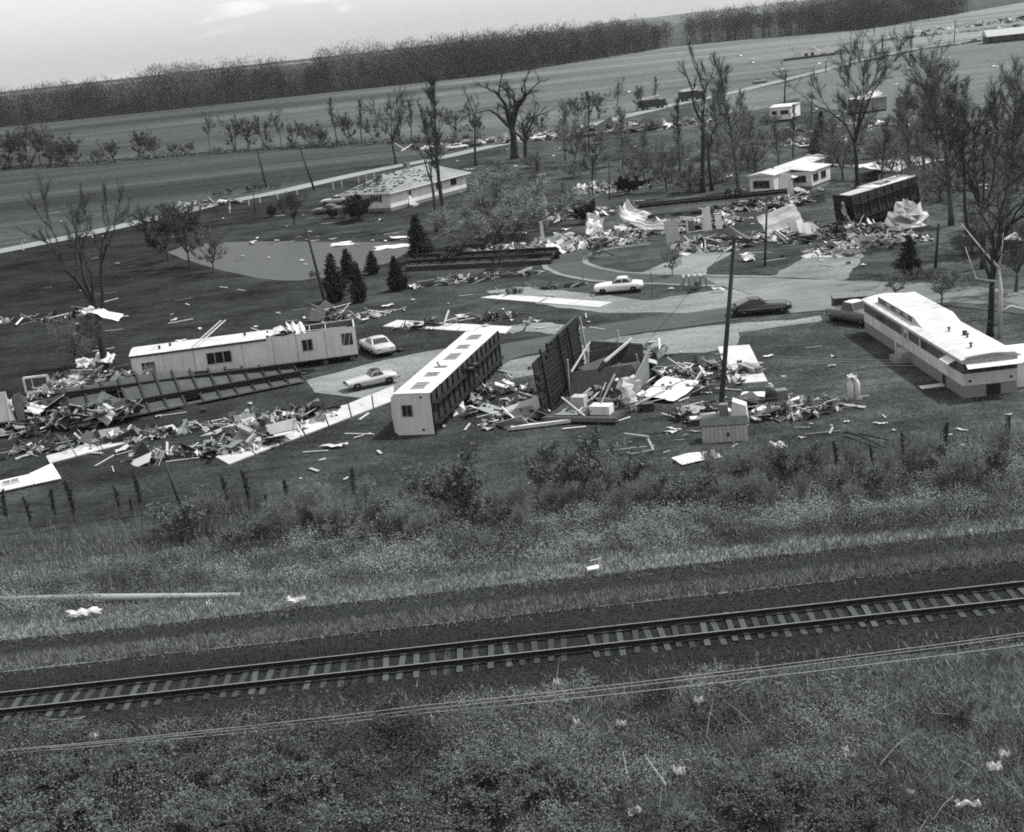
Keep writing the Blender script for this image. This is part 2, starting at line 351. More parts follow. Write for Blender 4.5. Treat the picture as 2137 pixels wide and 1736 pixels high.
def strip(name, mat, y0, y1, dz, jit, seed, x0=-75, x1=75, n=75, rows=4):
    g = rg(seed); m = MB(); a0 = np.cumsum(g.normal(0, jit, n)) * .5; a1 = np.cumsum(g.normal(0, jit, n)) * .5
    a0 -= np.linspace(a0[0], a0[-1], n); a1 -= np.linspace(a1[0], a1[-1], n)
    for i in range(n):
        x = x0 + (x1 - x0) * i / (n - 1)
        for k in range(rows + 1):
            y = (y0 + a0[i]) * (1 - k / rows) + (y1 + a1[i]) * k / rows
            m.v.append((x, y, ground_h(y) + dz))
    w = rows + 1
    m.f = [(i * w + k, (i + 1) * w + k, (i + 1) * w + k + 1, i * w + k + 1) for i in range(n - 1) for k in range(rows)]; m.m = [0] * len(m.f)
    return struct(m.build(name, mat, smooth=True))
strip('ballast_bed', 'ballast', 44.0, 51.4, .02, .06, 21)
strip('cinder_path', 'cinder', 51.9, 54.3, .03, .08, 22)
strip('dry_grass_strip', 'dry_grass', 51.0, 52.4, .045, .05, 23)
strip('dry_grass_bank', 'dry_grass', 54.2, 57.6, .025, .10, 24)
# ---- railway: two rails, each tie a part
trk = thing('railway_track', 'single railway track with dark rails on weathered ties crossing the foreground', 'railway')
for y in (47.05, 48.55):
    m = MB()
    m.bx(-75, 75, y - .075, y + .075, 1.14, 1.17); m.bx(-75, 75, y - .012, y + .012, 1.17, 1.27); m.bx(-75, 75, y - .037, y + .037, 1.27, 1.315)
    r = m.build('rail', 'steel_dark', trk)
    MB().bx(-75, 75, y - .03, y + .03, 1.315, 1.3165).build('running_surface', 'rail_top', r)
tie_m = [MB().box((0, 0, 0), (.23, 2.6, .18)).mesh('tie', k) for k in ('tie_pale', 'tie_pale', 'tie_dark')]
x = -31.0
while x < 31:
    z = R.choice([.99, .98, .97, .96, .95, .945, .935]) + R.uniform(-.02, .03)
    o = mobj('tie', R.choice(tie_m), trk, (x, 47.8 + R.uniform(-.08, .08), z), R.uniform(-.07, .07)); x += .56 + R.uniform(-.09, .09)
# ---- loose stuff made of many blades or leaves
def blades(name, P, length, width, seed, mats, lean=.5, up=1.0):
    """one thin triangle per point"""
    g = rg(seed); n = len(P); d = g.normal(0, lean, (n, 3)); d[:, 2] = np.abs(g.normal(up, .3, n)); d /= np.linalg.norm(d, axis=1)[:, None]
    L = (length * g.uniform(.5, 1.3, n))[:, None]; s = np.cross(d, g.normal(0, 1, (n, 3))); s /= np.linalg.norm(s, axis=1)[:, None] + 1e-9
    V = np.empty((n, 3, 3)); V[:, 0] = P - s * width; V[:, 1] = P + s * width; V[:, 2] = P + d * L
    k = len(mats) if isinstance(mats, (list, tuple)) else 1
    return np_mesh(name, V.reshape(-1, 3), np.arange(3 * n).reshape(-1, 3), mats, g.integers(0, k, n) if k > 1 else None)
def leaf_arrays(P, size, g, nrm=None):
    n = len(P); w = g.normal(0, 1, (n, 3))
    if nrm is not None: w = nrm + w * .28
    a = np.cross(w, g.normal(0, 1, (n, 3))); a /= np.linalg.norm(a, axis=1)[:, None] + 1e-9; b = np.cross(w, a); b /= np.linalg.norm(b, axis=1)[:, None] + 1e-9
    s = (size * g.uniform(.5, 1.4, n))[:, None]; V = np.empty((n, 4, 3))
    V[:, 0] = P - a * s; V[:, 1] = P + b * s * .8; V[:, 2] = P + a * s; V[:, 3] = P - b * s * .45
    return V
def leaves(name, P, size, seed, mats, weights=None):
    g = rg(seed); V = leaf_arrays(P, size, g); n = len(P); k = len(mats)
    return np_mesh(name, V[:, :3].reshape(-1, 3), np.arange(3 * n).reshape(-1, 3), mats, g.choice(k, n, p=weights))
def gh(y): return np.interp(y, [30, 38, 43, 56, 60, 67, 72], [.4, .7, 1.0, 1.0, .55, .1, 0.0])
def clumps(poly_fn, n_clump, x0, x1, y0, y1, rad, hgt, per, seed, tone_seed=0):
    """clump centres and leaf points: returns points and a tone for each"""
    g = rg(seed); P = []; T = []; NN = []
    cnt = 0
    while cnt < n_clump:
        cx, cy = g.uniform(x0, x1), g.uniform(y0, y1)
        keep = poly_fn(cx, cy)
        if g.random() > keep: continue
        cnt += 1; r = rad * g.uniform(.5, 1.5); h = hgt * g.uniform(.4, 1.6) * (.5 + .5 * keep); k = int(per * (r / rad) ** 1.5) + 6
        th = g.uniform(0, 6.283, k); rr = r * np.sqrt(g.random(k)); zz = g.random(k) ** .7 * h * np.sqrt(np.clip(1 - (rr / r) ** 2 * .8, 0, 1))
        p = np.stack([cx + rr * np.cos(th), cy + rr * np.sin(th), zz], 1); nn = np.stack([rr * np.cos(th) / r, rr * np.sin(th) / r, .25 + zz / max(h, .05)], 1); NN.append(nn); p[:, 2] += gh(p[:, 1]); P.append(p)
        tv = .6 * vn2(cx * 1.6 + 50, cy * 2.2) + .4 * vn1(cx * 1.5, cy * 2 + 30) + g.normal(0, .05) - (.07 if cx < -4 and cy < 46 else 0); tone = 0 if tv < .40 else 1 if tv < .56 else 2; T.append(np.where(g.random(k) < .9, tone, g.integers(0, 3, k)))
    return np.concatenate(P), (np.concatenate(T), np.concatenate(NN))
def clump_stuff(name, P, T, size, seed, mats, label, cat):
    g = rg(seed); T, NN = T; V = leaf_arrays(P, size, g, NN); n = len(P)
    o = mobj(name, np_mesh(name, V[:, :3].reshape(-1, 3), np.arange(3 * n).reshape(-1, 3), mats, T)); return tag(o, label, cat, kind='stuff')
def val_noise(seed, cell):
    g = rg(seed); T = g.random((64, 64))
    def f(x, y):
        u, v = x / cell, y / cell; i, j = math.floor(u), math.floor(v); a, b = u - i, v - j; a = a * a * (3 - 2 * a); b = b * b * (3 - 2 * b)
        q = lambda s, t: T[(i + s) % 64, (j + t) % 64]
        return q(0, 0) * (1 - a) * (1 - b) + q(1, 0) * a * (1 - b) + q(0, 1) * (1 - a) * b + q(1, 1) * a * b
    return f
vn1, vn2 = val_noise(3, 2.6), val_noise(4, 5.0)
def near_brush(x, y):
    edge = 44.9 - max(0, (x + 8)) * .055 + (vn1(x * 1.3, 0) - .5) * 1.6       # the brush climbs higher up the bank on the left
    if y > edge: return 0.0
    return (.18 + .82 * (vn1(x, y) > .40)) * (1.0 if x < 1 else max(.3, 1 - (x - 1) * .07))
P, T = clumps(near_brush, 2600, -26, 22, 30.5, 45.5, .6, .62, 190, 31)
P2, T2 = clumps(lambda x, y: near_brush(x, y) * (1.0 if x < -3 else .12), 230, -25, 20, 31, 44.5, 1.0, 1.35, 1000, 37)
T2 = (np.where(rg(39).random(len(T2[0])) < .72, 0, T2[0]), T2[1])
clump_stuff('brush', np.concatenate([P, P2]), (np.concatenate([T[0], T2[0]]), np.concatenate([T[1], T2[1]])), .045, 32, ['leaf_dark', 'leaf_mid', 'leaf_pale'], 'tangled low brush on the bank in front of the railway', 'brush')
def bank_brush(x, y):
    lo = 57.4 + (vn1(x, 3) - .5) * 2 - (.8 if x > 5 else 0); hi = 70.0 + (vn2(x, 7) - .5) * 5 - (4.5 if x < -12 else 0) - (1.5 if x > 4 else 0)
    if y < lo or y > hi: return 0.0
    return (.2 + .8 * (vn2(x * 1.3, y * 1.8) > .33)) * (1 if y < hi - 2.5 else .35)
P, T = clumps(bank_brush, 2700, -34, 32, 55, 74, .6, .75, 140, 33)
clump_stuff('brush', P, T, .05, 34, ['leaf_dark', 'leaf_mid', 'leaf_pale'], 'low scrub and weeds on the slope between the railway and the lawn', 'brush')
g = rg(41); n = 120000
px = g.uniform(-32, 30, n); py = np.concatenate([g.uniform(51.1, 52.3, n // 3), g.uniform(54.2, 58.4, n // 3), g.uniform(56, 69, n - 2 * (n // 3))])
q = np.stack([px, py, gh(py)], 1)
tag(mobj('dry_grass', blades('dry_grass', q, .34, .02, 42, ['straw', 'leaf_pale', 'leaf_mid'], .45)), 'pale dry grass along the far side of the track bed', 'grass', kind='stuff')
g = rg(43); n = 90000; px = g.uniform(-25, 20, n); py = g.uniform(30.5, 44.8, n); k = (py < 44.6 - np.maximum(0, px + 8) * .05) & (g.random(n) < np.where(px < -2, .35, 1.0)); q = np.stack([px, py, gh(py)], 1)[k]
tag(mobj('tall_grass', blades('tall_grass', q, .55, .014, 44, ['straw', 'leaf_mid', 'leaf_mid', 'leaf_pale', 'leaf_dark'], .7)), 'tall weedy grass mixed into the brush nearest the viewer', 'grass', kind='stuff')

g = rg(47); n = 150000; py = 66 + 62 * g.random(n) ** 1.6; px = g.uniform(-.46, .46, n) * py; k = (px > -22 + 8 * g.normal(0, 1, n)) & (g.random(n) < .35 + .65 * np.array([vn2(a * .7, b * .7) for a, b in zip(px, py)])); q = np.stack([px, py, np.zeros(n)], 1)[k]
tag(mobj('lawn_grass', blades('lawn_grass', q, .13, .022, 48, ['leaf_dark', 'leaf_dark', 'twig_dark', 'leaf_mid'], .9, .6)), 'short uneven grass of the lawns between the lots', 'grass', kind='stuff')
g = rg(51); n = 70000; px = g.uniform(-27, 25, n); py = np.concatenate([g.uniform(43.6, 51.3, n - 20000), g.uniform(51.9, 54.4, 20000)]); q = np.stack([px, py, gh(py) + .035], 1); q = q[(np.abs(py - 47.8) > .85) | (g.random(n) < .5)]
tag(mobj('ballast_stones', leaves('ballast_stones', q, .05, 52, ['cinder', 'tie_dark', 'ballast'])), 'loose dark cinders and stones of the track bed', 'stones', kind='stuff')
g = rg(53); n = 9000; px = g.uniform(-27, 25, n); py = np.concatenate([g.normal(51.2, .35, n // 3), g.normal(54.2, .3, n // 3), g.normal(44.6, .5, n - 2 * (n // 3))]); q = np.stack([px, py, gh(py)], 1)
tag(mobj('trackside_weeds', blades('trackside_weeds', q, .3, .012, 54, ['straw', 'leaf_mid', 'leaf_pale'], .6)), 'ragged weeds along the edges of the track bed', 'weeds', kind='stuff')
# fallen twigs and dead branches in the near brush
g = rg(55); m = MB()
for i in range(55):
    x_, y_ = g.uniform(-20, 15), g.uniform(33, 43.2); z_ = float(gh(y_)); a_ = g.uniform(0, 6.28); L_ = g.uniform(.4, 1.7); e = g.uniform(.0, .9)
    d_ = Vector((math.cos(a_) * math.cos(e), math.sin(a_) * math.cos(e), math.sin(e))); p0 = Vector((x_, y_, z_ + .25)); mid_ = p0 + d_ * L_ * .5 + Vector((0, 0, .08)); m.tube([p0, mid_, p0 + d_ * L_], [.016, .011, .004], 4, cap=False)
tag(m.build('dead_branches', 'twig_pale'), 'pale dead branches tangled in the brush nearest the viewer', 'branches', kind='stuff')
# scrub stalks: bare thin stems over the slope
g = rg(49); n = 16000; px = g.uniform(-33, 30, n); py = g.uniform(57.5, 71, n); q = np.stack([px, py, gh(py)], 1)
tag(mobj('dead_stalks', blades('dead_stalks', q, 1.0, .010, 50, ['twig_pale', 'straw', 'twig', 'twig_dark'], .28, 1.0)), 'thin dead stalks standing over the slope below the lawn', 'stalks', kind='stuff')
# ------------------------------------------------------------------ trees
class Tree:
    def __init__(s, seed): s.r = random.Random(seed); s.m = MB(); s.tips = []; s.g = rg(seed)
    def limb(s, p, d, L, r, depth, maxd, up=.12, wig=.18, split=(2, 3), ratio=.7, ang=.6, sides=5, early=.35, taper=.55):
        k = 4 if depth < 2 else 3; pts = [p]; rad = [r]; d = d.normalized(); dirs = [d]
        for i in range(k):
            d = (d + Vector((s.r.gauss(0, wig), s.r.gauss(0, wig), s.r.gauss(0, wig * .6) + up))).normalized()
            p = p + d * L / k; pts.append(p); rad.append(r * (1 - (1 - taper) * (i + 1) / k)); dirs.append(d)
        s.m.tube(pts, rad, max(3, sides - depth), cap=(depth == 0))
        if depth >= 1:
            for a, b in zip(pts[:-1], pts[1:]): s.tips.append((a, b, depth))
        if depth >= maxd: return
        for c in range(s.r.randint(*split)):
            side = d.orthogonal().normalized(); side.rotate(Matrix.Rotation(s.r.uniform(0, 6.283), 3, d))
            a = ang * s.r.uniform(.5, 1.3)
            s.limb(p, d * math.cos(a) + side * math.sin(a), L * ratio * s.r.uniform(.75, 1.2), rad[-1] * s.r.uniform(.6, .85), depth + 1, maxd, up, wig, split, ratio, ang, sides, early, taper)
        for i in range(1, k):
            if s.r.random() < early * (1 if depth else .8) and (depth > 0 or i >= 2):
                dd = dirs[i]; side = dd.orthogonal().normalized(); side.rotate(Matrix.Rotation(s.r.uniform(0, 6.283), 3, dd)); a = s.r.uniform(.7, 1.2)
                s.limb(pts[i], dd * math.cos(a) + side * math.sin(a), L * ratio * s.r.uniform(.5, .9), rad[i] * s.r.uniform(.35, .55), depth + 1, maxd, up, wig, split, ratio, ang, sides, early, taper)
    def twigs(s, per, length, width, mats, leaf=0, leafsize=.1, mind=2):
        g = s.g; A = [(a, b) for a, b, dd in s.tips if dd >= mind]
        if not A: return None
        a = np.array([x[0] for x in A]); b = np.array([x[1] for x in A]); i = g.integers(0, len(A), int(per)); t = g.random((len(i), 1))
        P = a[i] * (1 - t) + b[i] * t; d = b[i] - a[i]; d /= np.linalg.norm(d, axis=1)[:, None] + 1e-9
        d = d + g.normal(0, .55, d.shape); d[:, 2] += .18; d /= np.linalg.norm(d, axis=1)[:, None]
        L = (length * g.uniform(.4, 1.4, len(i)))[:, None]; sd = np.cross(d, g.normal(0, 1, d.shape)); sd /= np.linalg.norm(sd, axis=1)[:, None]
        V = np.empty((len(i), 3, 3)); V[:, 0] = P - sd * width; V[:, 1] = P + sd * width; V[:, 2] = P + d * L
        F = [np.arange(3 * len(i)).reshape(-1, 3)]; VV = [V.reshape(-1, 3)]; mi = [np.zeros(len(i), int)]
        if leaf:
            j = g.integers(0, len(i), int(leaf)); Q = P[j] + d[j] * L[j] * g.random((len(j), 1)); lv = leaf_arrays(Q, leafsize, g)[:, :3]
            F.append(np.arange(3 * len(j)).reshape(-1, 3) + 3 * len(i)); VV.append(lv.reshape(-1, 3)); mi.append(np.ones(len(j), int))
        return np_mesh('crown', np.concatenate(VV), np.concatenate(F), mats, np.concatenate(mi))
TREES = {}
def proto(key, name, cat, build, bark='bark', crown=None, **tw):
    T = Tree(tw.pop('seed')); build(T); me = T.m.mesh('trunk', bark)
    me.polygons.foreach_set('use_smooth', [True] * len(me.polygons))
    z = max(v[2] for v in T.m.v)
    cr_ = T.twigs(mats=crown, **tw) if crown else None
    TREES[key] = (name, cat, me, cr_, z)
def spread(T, h=16, r=.34, fork=.32, n=4, lean=.5, maxd=4, up=.10, ratio=.68, ang=.62, split=(2, 3), wig=.16):
    p = Vector((0, 0, -.2)); d = Vector((T.r.gauss(0, .04), T.r.gauss(0, .04), 1)); pts = [p]; rad = [r * 1.35]; k = 5
    for i in range(k):
        d = (d + Vector((T.r.gauss(0, .05), T.r.gauss(0, .05), .1))).normalized(); p = p + d * h * fork / k; pts.append(p); rad.append(r * (1 - .3 * (i + 1) / k))
    T.m.tube(pts, rad, 8); a0 = T.r.uniform(0, 6.28)
    for c in range(n):
        a = a0 + 6.283 * c / n + T.r.uniform(-.4, .4); e = lean * T.r.uniform(.5, 1.3) if c else .12
        T.limb(p, Vector((math.sin(e) * math.cos(a), math.sin(e) * math.sin(a), math.cos(e))), h * .30 * T.r.uniform(.8, 1.15), r * T.r.uniform(.42, .6), 1, maxd, up, wig, split, ratio, ang, 6)
def excurrent(T, h=17, r=.26, base=.25, n=34, ang=.9, maxd=3, blen=.2, up=.08):
    pts = []; p = Vector((0, 0, -.2)); d = Vector((0, 0, 1)); k = 12
    for i in range(k + 1):
        pts.append(p.copy()); d = (d + Vector((T.r.gauss(0, .035), T.r.gauss(0, .035), .1))).normalized(); p = p + d * h / k
    T.m.tube(pts, [r * (1.2 - 1.12 * i / k) for i in range(k + 1)], 7)
    for c in range(n):
        t = base + (1 - base) * (c + T.r.random()) / n; i = min(int(t * k), k - 1); q = pts[i].lerp(pts[i + 1], t * k - i); a = T.r.uniform(0, 6.283); e = ang * T.r.uniform(.6, 1.15) * (1.1 - .45 * t)
        T.limb(q, Vector((math.sin(e) * math.cos(a), math.sin(e) * math.sin(a), math.cos(e))), h * blen * (1.15 - .75 * t) * T.r.uniform(.6, 1.2), r * .3 * (1.1 - .7 * t), 2 if maxd > 2 else 1, maxd, up, .14, (2, 2), .62, .5, 6, .5)
def stripped(T, h=16, r=.5, fork=.3, n=5, maxd=3):
    spread(T, h, r, fork, n, .75, maxd, .06, .62, .75, (1, 3), .26)
def multi(T, h=8, n=7, r=.09, lean=.5, maxd=3):
    for c in range(n):
        a = T.r.uniform(0, 6.283); e = lean * T.r.uniform(.1, 1.2)
        T.limb(Vector((T.r.gauss(0, .3), T.r.gauss(0, .3), -.1)), Vector((math.sin(e) * math.cos(a), math.sin(e) * math.sin(a), math.cos(e))), h * .5 * T.r.uniform(.7, 1.1), r * T.r.uniform(.6, 1.2), 0, maxd, .06, .10, (2, 3), .55, .42, 5, .4)
proto('oak', 'bare_tree', 'tree', lambda T: spread(T, 16, .28, .30, 5), seed=11, crown=['twig_mid', 'leaf_dark'], per=10000, length=.8, width=.012, leaf=2500, leafsize=.06)
proto('oak2', 'bare_tree', 'tree', lambda T: spread(T, 17, .27, .38, 4, .42, 4, .14), seed=23, crown=['twig_dark', 'leaf_dark'], per=10000, length=.8, width=.012, leaf=2500, leafsize=.07)
proto('feather', 'budding_tree', 'tree', lambda T: excurrent(T, 17, .24, .2, 46), seed=31, bark='bark_grey', crown=['twig_pale', 'leaf_pale'], per=14000, length=.8, width=.012, leaf=9000, leafsize=.055, mind=1)
proto('tall', 'tall_bare_tree', 'tree', lambda T: excurrent(T, 18, .28, .34, 26, .75, 3, .2, .14), seed=35, crown=['twig_mid', 'leaf_dark'], per=6500, length=.7, width=.017, leaf=1500, leafsize=.07, mind=1)
proto('stripped', 'storm_stripped_tree', 'tree', lambda T: stripped(T, 17, .55, .26, 6), seed=47, bark='bark', crown=['twig_dark', 'leaf_dark'], per=1600, length=.8, width=.02, mind=2)
proto('snag', 'storm_stripped_tree', 'tree', lambda T: spread(T, 17, .34, .55, 3, .35, 3, .16, .6, .5, (1, 2), .2), seed=52, crown=['twig_dark', 'leaf_dark'], per=1500, length=.7, width=.018, mind=2)
proto('torn', 'storm_torn_tree', 'tree', lambda T: spread(T, 16, .46, .34, 4, .38, 4, .15, .7, .55, (1, 3), .2), seed=58, crown=['twig_dark', 'twig'], per=4200, length=.75, width=.013, leaf=600, leafsize=.06, mind=2)
proto('leafy', 'young_leafy_tree', 'tree', lambda T: spread(T, 8, .14, .22, 6, .7, 4, .1), seed=61, crown=['twig', 'leaf_dark'], per=5000, length=.5, width=.014, leaf=9000, leafsize=.10, mind=1)
proto('leafy2', 'young_leafy_tree', 'tree', lambda T: spread(T, 9, .16, .2, 6, .6, 4, .12), seed=67, bark='bark_grey', crown=['twig_pale', 'leaf_mid'], per=9000, length=.6, width=.011, leaf=9000, leafsize=.06, mind=1)
proto('multi', 'thicket_tree', 'tree', lambda T: multi(T, 9, 7, .08, .4), seed=71, crown=['twig_dark', 'leaf_dark'], per=4500, length=.6, width=.018, leaf=3500, leafsize=.09, mind=1)
proto('multi2', 'thicket_tree', 'tree', lambda T: multi(T, 7, 9, .06, .7), seed=73, crown=['twig_mid', 'leaf_mid'], per=5000, length=.5, width=.018, leaf=5000, leafsize=.09, mind=1)
proto('bush', 'leafy_shrub', 'shrub', lambda T: multi(T, 3.4, 14, .03, .85, 3), seed=77, bark='bark_grey', crown=['twig_pale', 'leaf_mid'], per=9000, length=.45, width=.009, leaf=2600, leafsize=.06, mind=1)
proto('bushdark', 'dark_shrub', 'shrub', lambda T: multi(T, 2.6, 12, .03, .8, 3), seed=79, crown=['twig_dark', 'needle'], per=3000, length=.4, width=.02, leaf=12000, leafsize=.09, mind=0)
proto('sapling', 'slim_sapling', 'sapling', lambda T: excurrent(T, 2.6, .028, .28, 26, .3, 2, .16, .2), seed=83, crown=['twig_dark', 'leaf_dark'], per=500, length=.2, width=.012, leaf=650, leafsize=.07, mind=1)
proto('brushy', 'brush_shrub', 'shrub', lambda T: multi(T, 2.4, 10, .02, .9, 2), seed=85, crown=['twig', 'leaf_mid'], per=1800, length=.35, width=.012, leaf=3200, leafsize=.075, mind=0)
proto('twiggy', 'bare_brush', 'shrub', lambda T: multi(T, 3.0, 13, .02, .55, 3), seed=87, bark='bark_grey', crown=['twig_pale', 'leaf_mid'], per=3200, length=.45, width=.007, leaf=900, leafsize=.05, mind=0)
proto('fgbush', 'leafy_bush', 'shrub', lambda T: multi(T, 2.0, 14, .022, .9, 3), seed=89, crown=['twig_dark', 'leaf_mid'], per=2500, length=.3, width=.008, leaf=15000, leafsize=.045, mind=0)
def conifer(key, seed, h, rad, dense=1.0):
    g = rg(seed); m = MB(); m.tube([(0, 0, -.1), (0, 0, h * .5), (0, 0, h * .97)], [h * .022, h * .014, .01], 6)
    P = []; D = []; nl = int(26 * dense)
    for l in range(nl):
        t = (l + .5) / nl; z = h * (.05 + .93 * t); rr = rad * g.uniform(.7, 1.15) * min(1.0, (1 - t) * 1.5) ** .8 * (.55 + min(t * 4, .45)) * (.75 + .35 * g.random()) + .06; nb = int(6 + 10 * (1 - t)); a0 = g.random() * 6.28
        for b in range(nb):
            a = a0 + 6.283 * b / nb + g.normal(0, .2); L = rr * g.uniform(.5, 1.2) * (1 + .22 * math.sin(a + seed)); k = int(6 + 12 * L); s_ = (g.random(k)) ** .6 * L
            p = np.stack([np.cos(a) * s_, np.sin(a) * s_, z - .28 * s_ + .1 * s_ ** 2 + g.normal(0, .05, k)], 1) + g.normal(0, .05, (k, 3)); P.append(p)
            D.append(np.tile([math.cos(a), math.sin(a), -.1], (k, 1)))
    P = np.concatenate(P); D = np.concatenate(D) + g.normal(0, .5, P.shape); D /= np.linalg.norm(D, axis=1)[:, None]
    S = np.cross(D, g.normal(0, 1, P.shape)); S /= np.linalg.norm(S, axis=1)[:, None]; L = g.uniform(.12, .34, (len(P), 1)) * (h / 4) ** .5; wd = .05 * (h / 4) ** .5
    V = np.empty((len(P), 4, 3)); V[:, 0] = P - S * wd; V[:, 1] = P + S * wd; V[:, 2] = P + D * L + S * wd * .4; V[:, 3] = P + D * L - S * wd * .4
    me = np_mesh('crown', V.reshape(-1, 3), np.arange(4 * len(P)).reshape(-1, 4), ['needle'])
    TREES[key] = ('evergreen_tree', 'evergreen', m.mesh('trunk', 'bark'), me, h)
conifer('con1', 91, 4.2, 1.25); conifer('con2', 92, 3.8, .95); conifer('con3', 93, 4.0, 1.5, 1.15)
def plant(key, x, y, top, label, rz=None, name=None, wide=1.0, group=None, lean=None, z=0.0, cat=None):
    """base seen at (x, y); top = picture height of the top, which sets the real height"""
    nm, ct, trunk, crown, h0 = TREES[key]; p = at(x, y, z)
    dep = Vector(p - Vector((0, 0, CAM_H))).dot(Vector(_fw)); hh = (y - top) * dep / FPX / math.cos(PITCH); s = hh / h0
    if abs(p.y) < 72: p.z = ground_h(p.y) - .03
    t = thing(name or nm, label, cat or ct, p, R.uniform(0, 6.28) if rz is None else rz, group, (s * wide, s * wide, s))
    if lean: t.rotation_euler = (lean[0], lean[1], t.rotation_euler[2])
    mobj('trunk', trunk, t)
    if crown: mobj('crown', crown, t)
    return t
# standing trees that can be told apart
plant('torn', 222, 800, 382, 'tall storm-torn tree with sheet metal caught in it, rising from wreckage at left', 2.2, wide=.8)
plant('leafy', 352, 545, 435, 'dark leafy tree at the left corner of the pond, leftmost of three', .3)
plant('leafy', 396, 556, 430, 'dark leafy tree by the pond, middle one of three', 2.2, wide=.9)
plant('leafy2', 446, 570, 470, 'small forked leafy tree leaning over the left end of the pond', 1.2)
plant('leafy2', 160, 765, 655, 'thin low bare tree on the lawn left of the torn tree', 1.0)
plant('oak', 826, 342, 190, 'spreading bare tree behind the hip-roofed house, left of its ridge', .4)
plant('tall', 926, 466, 178, 'tall bare tree in front of the hip-roofed house, the thicker of two trunks', 1.3)
plant('snag', 911, 485, 265, 'slim bare tree close before the hip-roofed house, the thinner of two trunks', 2.0)
plant('snag', 993, 347, 186, 'slender crooked bare tree behind the right end of the house roof', .6)
plant('stripped', 1074, 331, 128, 'huge storm-stripped oak with broken limbs on the far lawn', 2.6, wide=1.15)
plant('stripped', 1097, 336, 205, 'smaller broken tree growing against the huge stripped oak', 4.4, wide=1.1)
plant('oak2', 1243, 441, 272, 'bare tree with upswept limbs between the wreckage and the far lawn', 3.1, wide=.85)
plant('snag', 1466, 402, 102, 'tall stripped tree with a forked top beside a broken trunk', 1.2)
plant('snag', 1486, 398, 232, 'short broken dark trunk next to the tall stripped tree', 5.0, wide=1.3)
plant('feather', 1541, 405, 128, 'feathery budding tree left of the white mobile home', 1.0)
plant('oak', 1790, 392, 72, 'big dark bare tree behind the white mobile home', 5.2, wide=.85)
plant('oak2', 1932, 395, 70, 'tall bare tree at upper right with several steep limbs', 2.9, wide=.9)
plant('feather', 1985, 470, 120, 'tall dense budding tree at right, behind the overturned dark trailer', .5, wide=1.3)
plant('oak', 2052, 560, 175, 'large many-limbed bare tree at right above the raised-roof mobile home', .9)
plant('stripped', 2066, 702, 330, 'thick-trunked broken tree behind the raised-roof mobile home', 3.3, wide=.55)
plant('leafy2', 2120, 610, 400, 'dark leafy tree at the right edge of the picture', .7)
plant('leafy2', 1860, 378, 265, 'bushy tree with many forks left of the pale collapsed roof', .7)
plant('leafy2', 1392, 400, 290, 'loose leafy tree before the far lawn, right of the round shrub', 2.4)
plant('feather', 1625, 350, 245, 'thin budding tree above the white mobile home roof', 2.4)
plant('leafy2', 1705, 345, 240, 'small budding tree between the two white trailers', 1.4)
plant('feather', 1930, 350, 215, 'budding tree left of the pale shed at upper right', 3.4, wide=1.2)
plant('leafy2', 2085, 420, 270, 'spreading budding tree near the right edge, behind the many-limbed tree', 1.4, wide=1.2)
plant('oak', 1965, 640, 560, 'small scrubby tree by the road behind the raised-roof mobile home', 2.0, wide=1.5)
plant('leafy2', 1870, 622, 560, 'low twiggy shrub on the road edge right of the road junction', 2.0, wide=1.6)
plant('leafy2', 1403, 575, 515, 'thin sapling on the grass island inside the road loop', 1.0)
plant('snag', 1361, 618, 560, 'very thin bare sapling standing behind the white sedan', 1.0, wide=.5)
plant('bush', 1040, 508, 372, 'large pale willow-like bush in front of the far lawn', 1.0, wide=1.7)
plant('bush', 1130, 470, 385, 'rough grey bush behind the crumpled white sheets', 2.0, wide=1.2)
plant('bush', 1050, 395, 335, 'rounded leafy bush at the right end of the house', 4.0, wide=1.3)
plant('bushdark', 747, 460, 412, 'dense black shrub at the left corner of the house', 1.0, wide=1.3)
plant('leafy', 615, 470, 405, 'small dark round-crowned tree on the lawn left of the house', 1.5)
plant('bushdark', 568, 453, 430, 'little dark shrub on the lawn near the road, left of the round-crowned tree', 1.0)
plant('bushdark', 1217, 467, 415, 'black conical shrub in the middle of the wreckage', 2.0, wide=.8)
plant('bushdark', 1308, 406, 370, 'dark rounded shrub beside a fallen tree crown', 3.0, wide=1.1)
plant('bushdark', 693, 455, 436, 'low shrub in front of the two parked cars', 2.0, wide=1.4)
plant('bush', 718, 455, 432, 'small leafy shrub between the parked cars and the black shrub', 2.0)
plant('bushdark', 690, 583, 562, 'little round bush on the pond bank by the leaning pole', 2.0)
plant('brushy', 657, 582, 565, 'very small bush at the edge of the pond', 2.0)
plant('leafy2', 1018, 462 + 190, 640, 'stunted twig clump on the lawn beside the pale slab', 1.0)
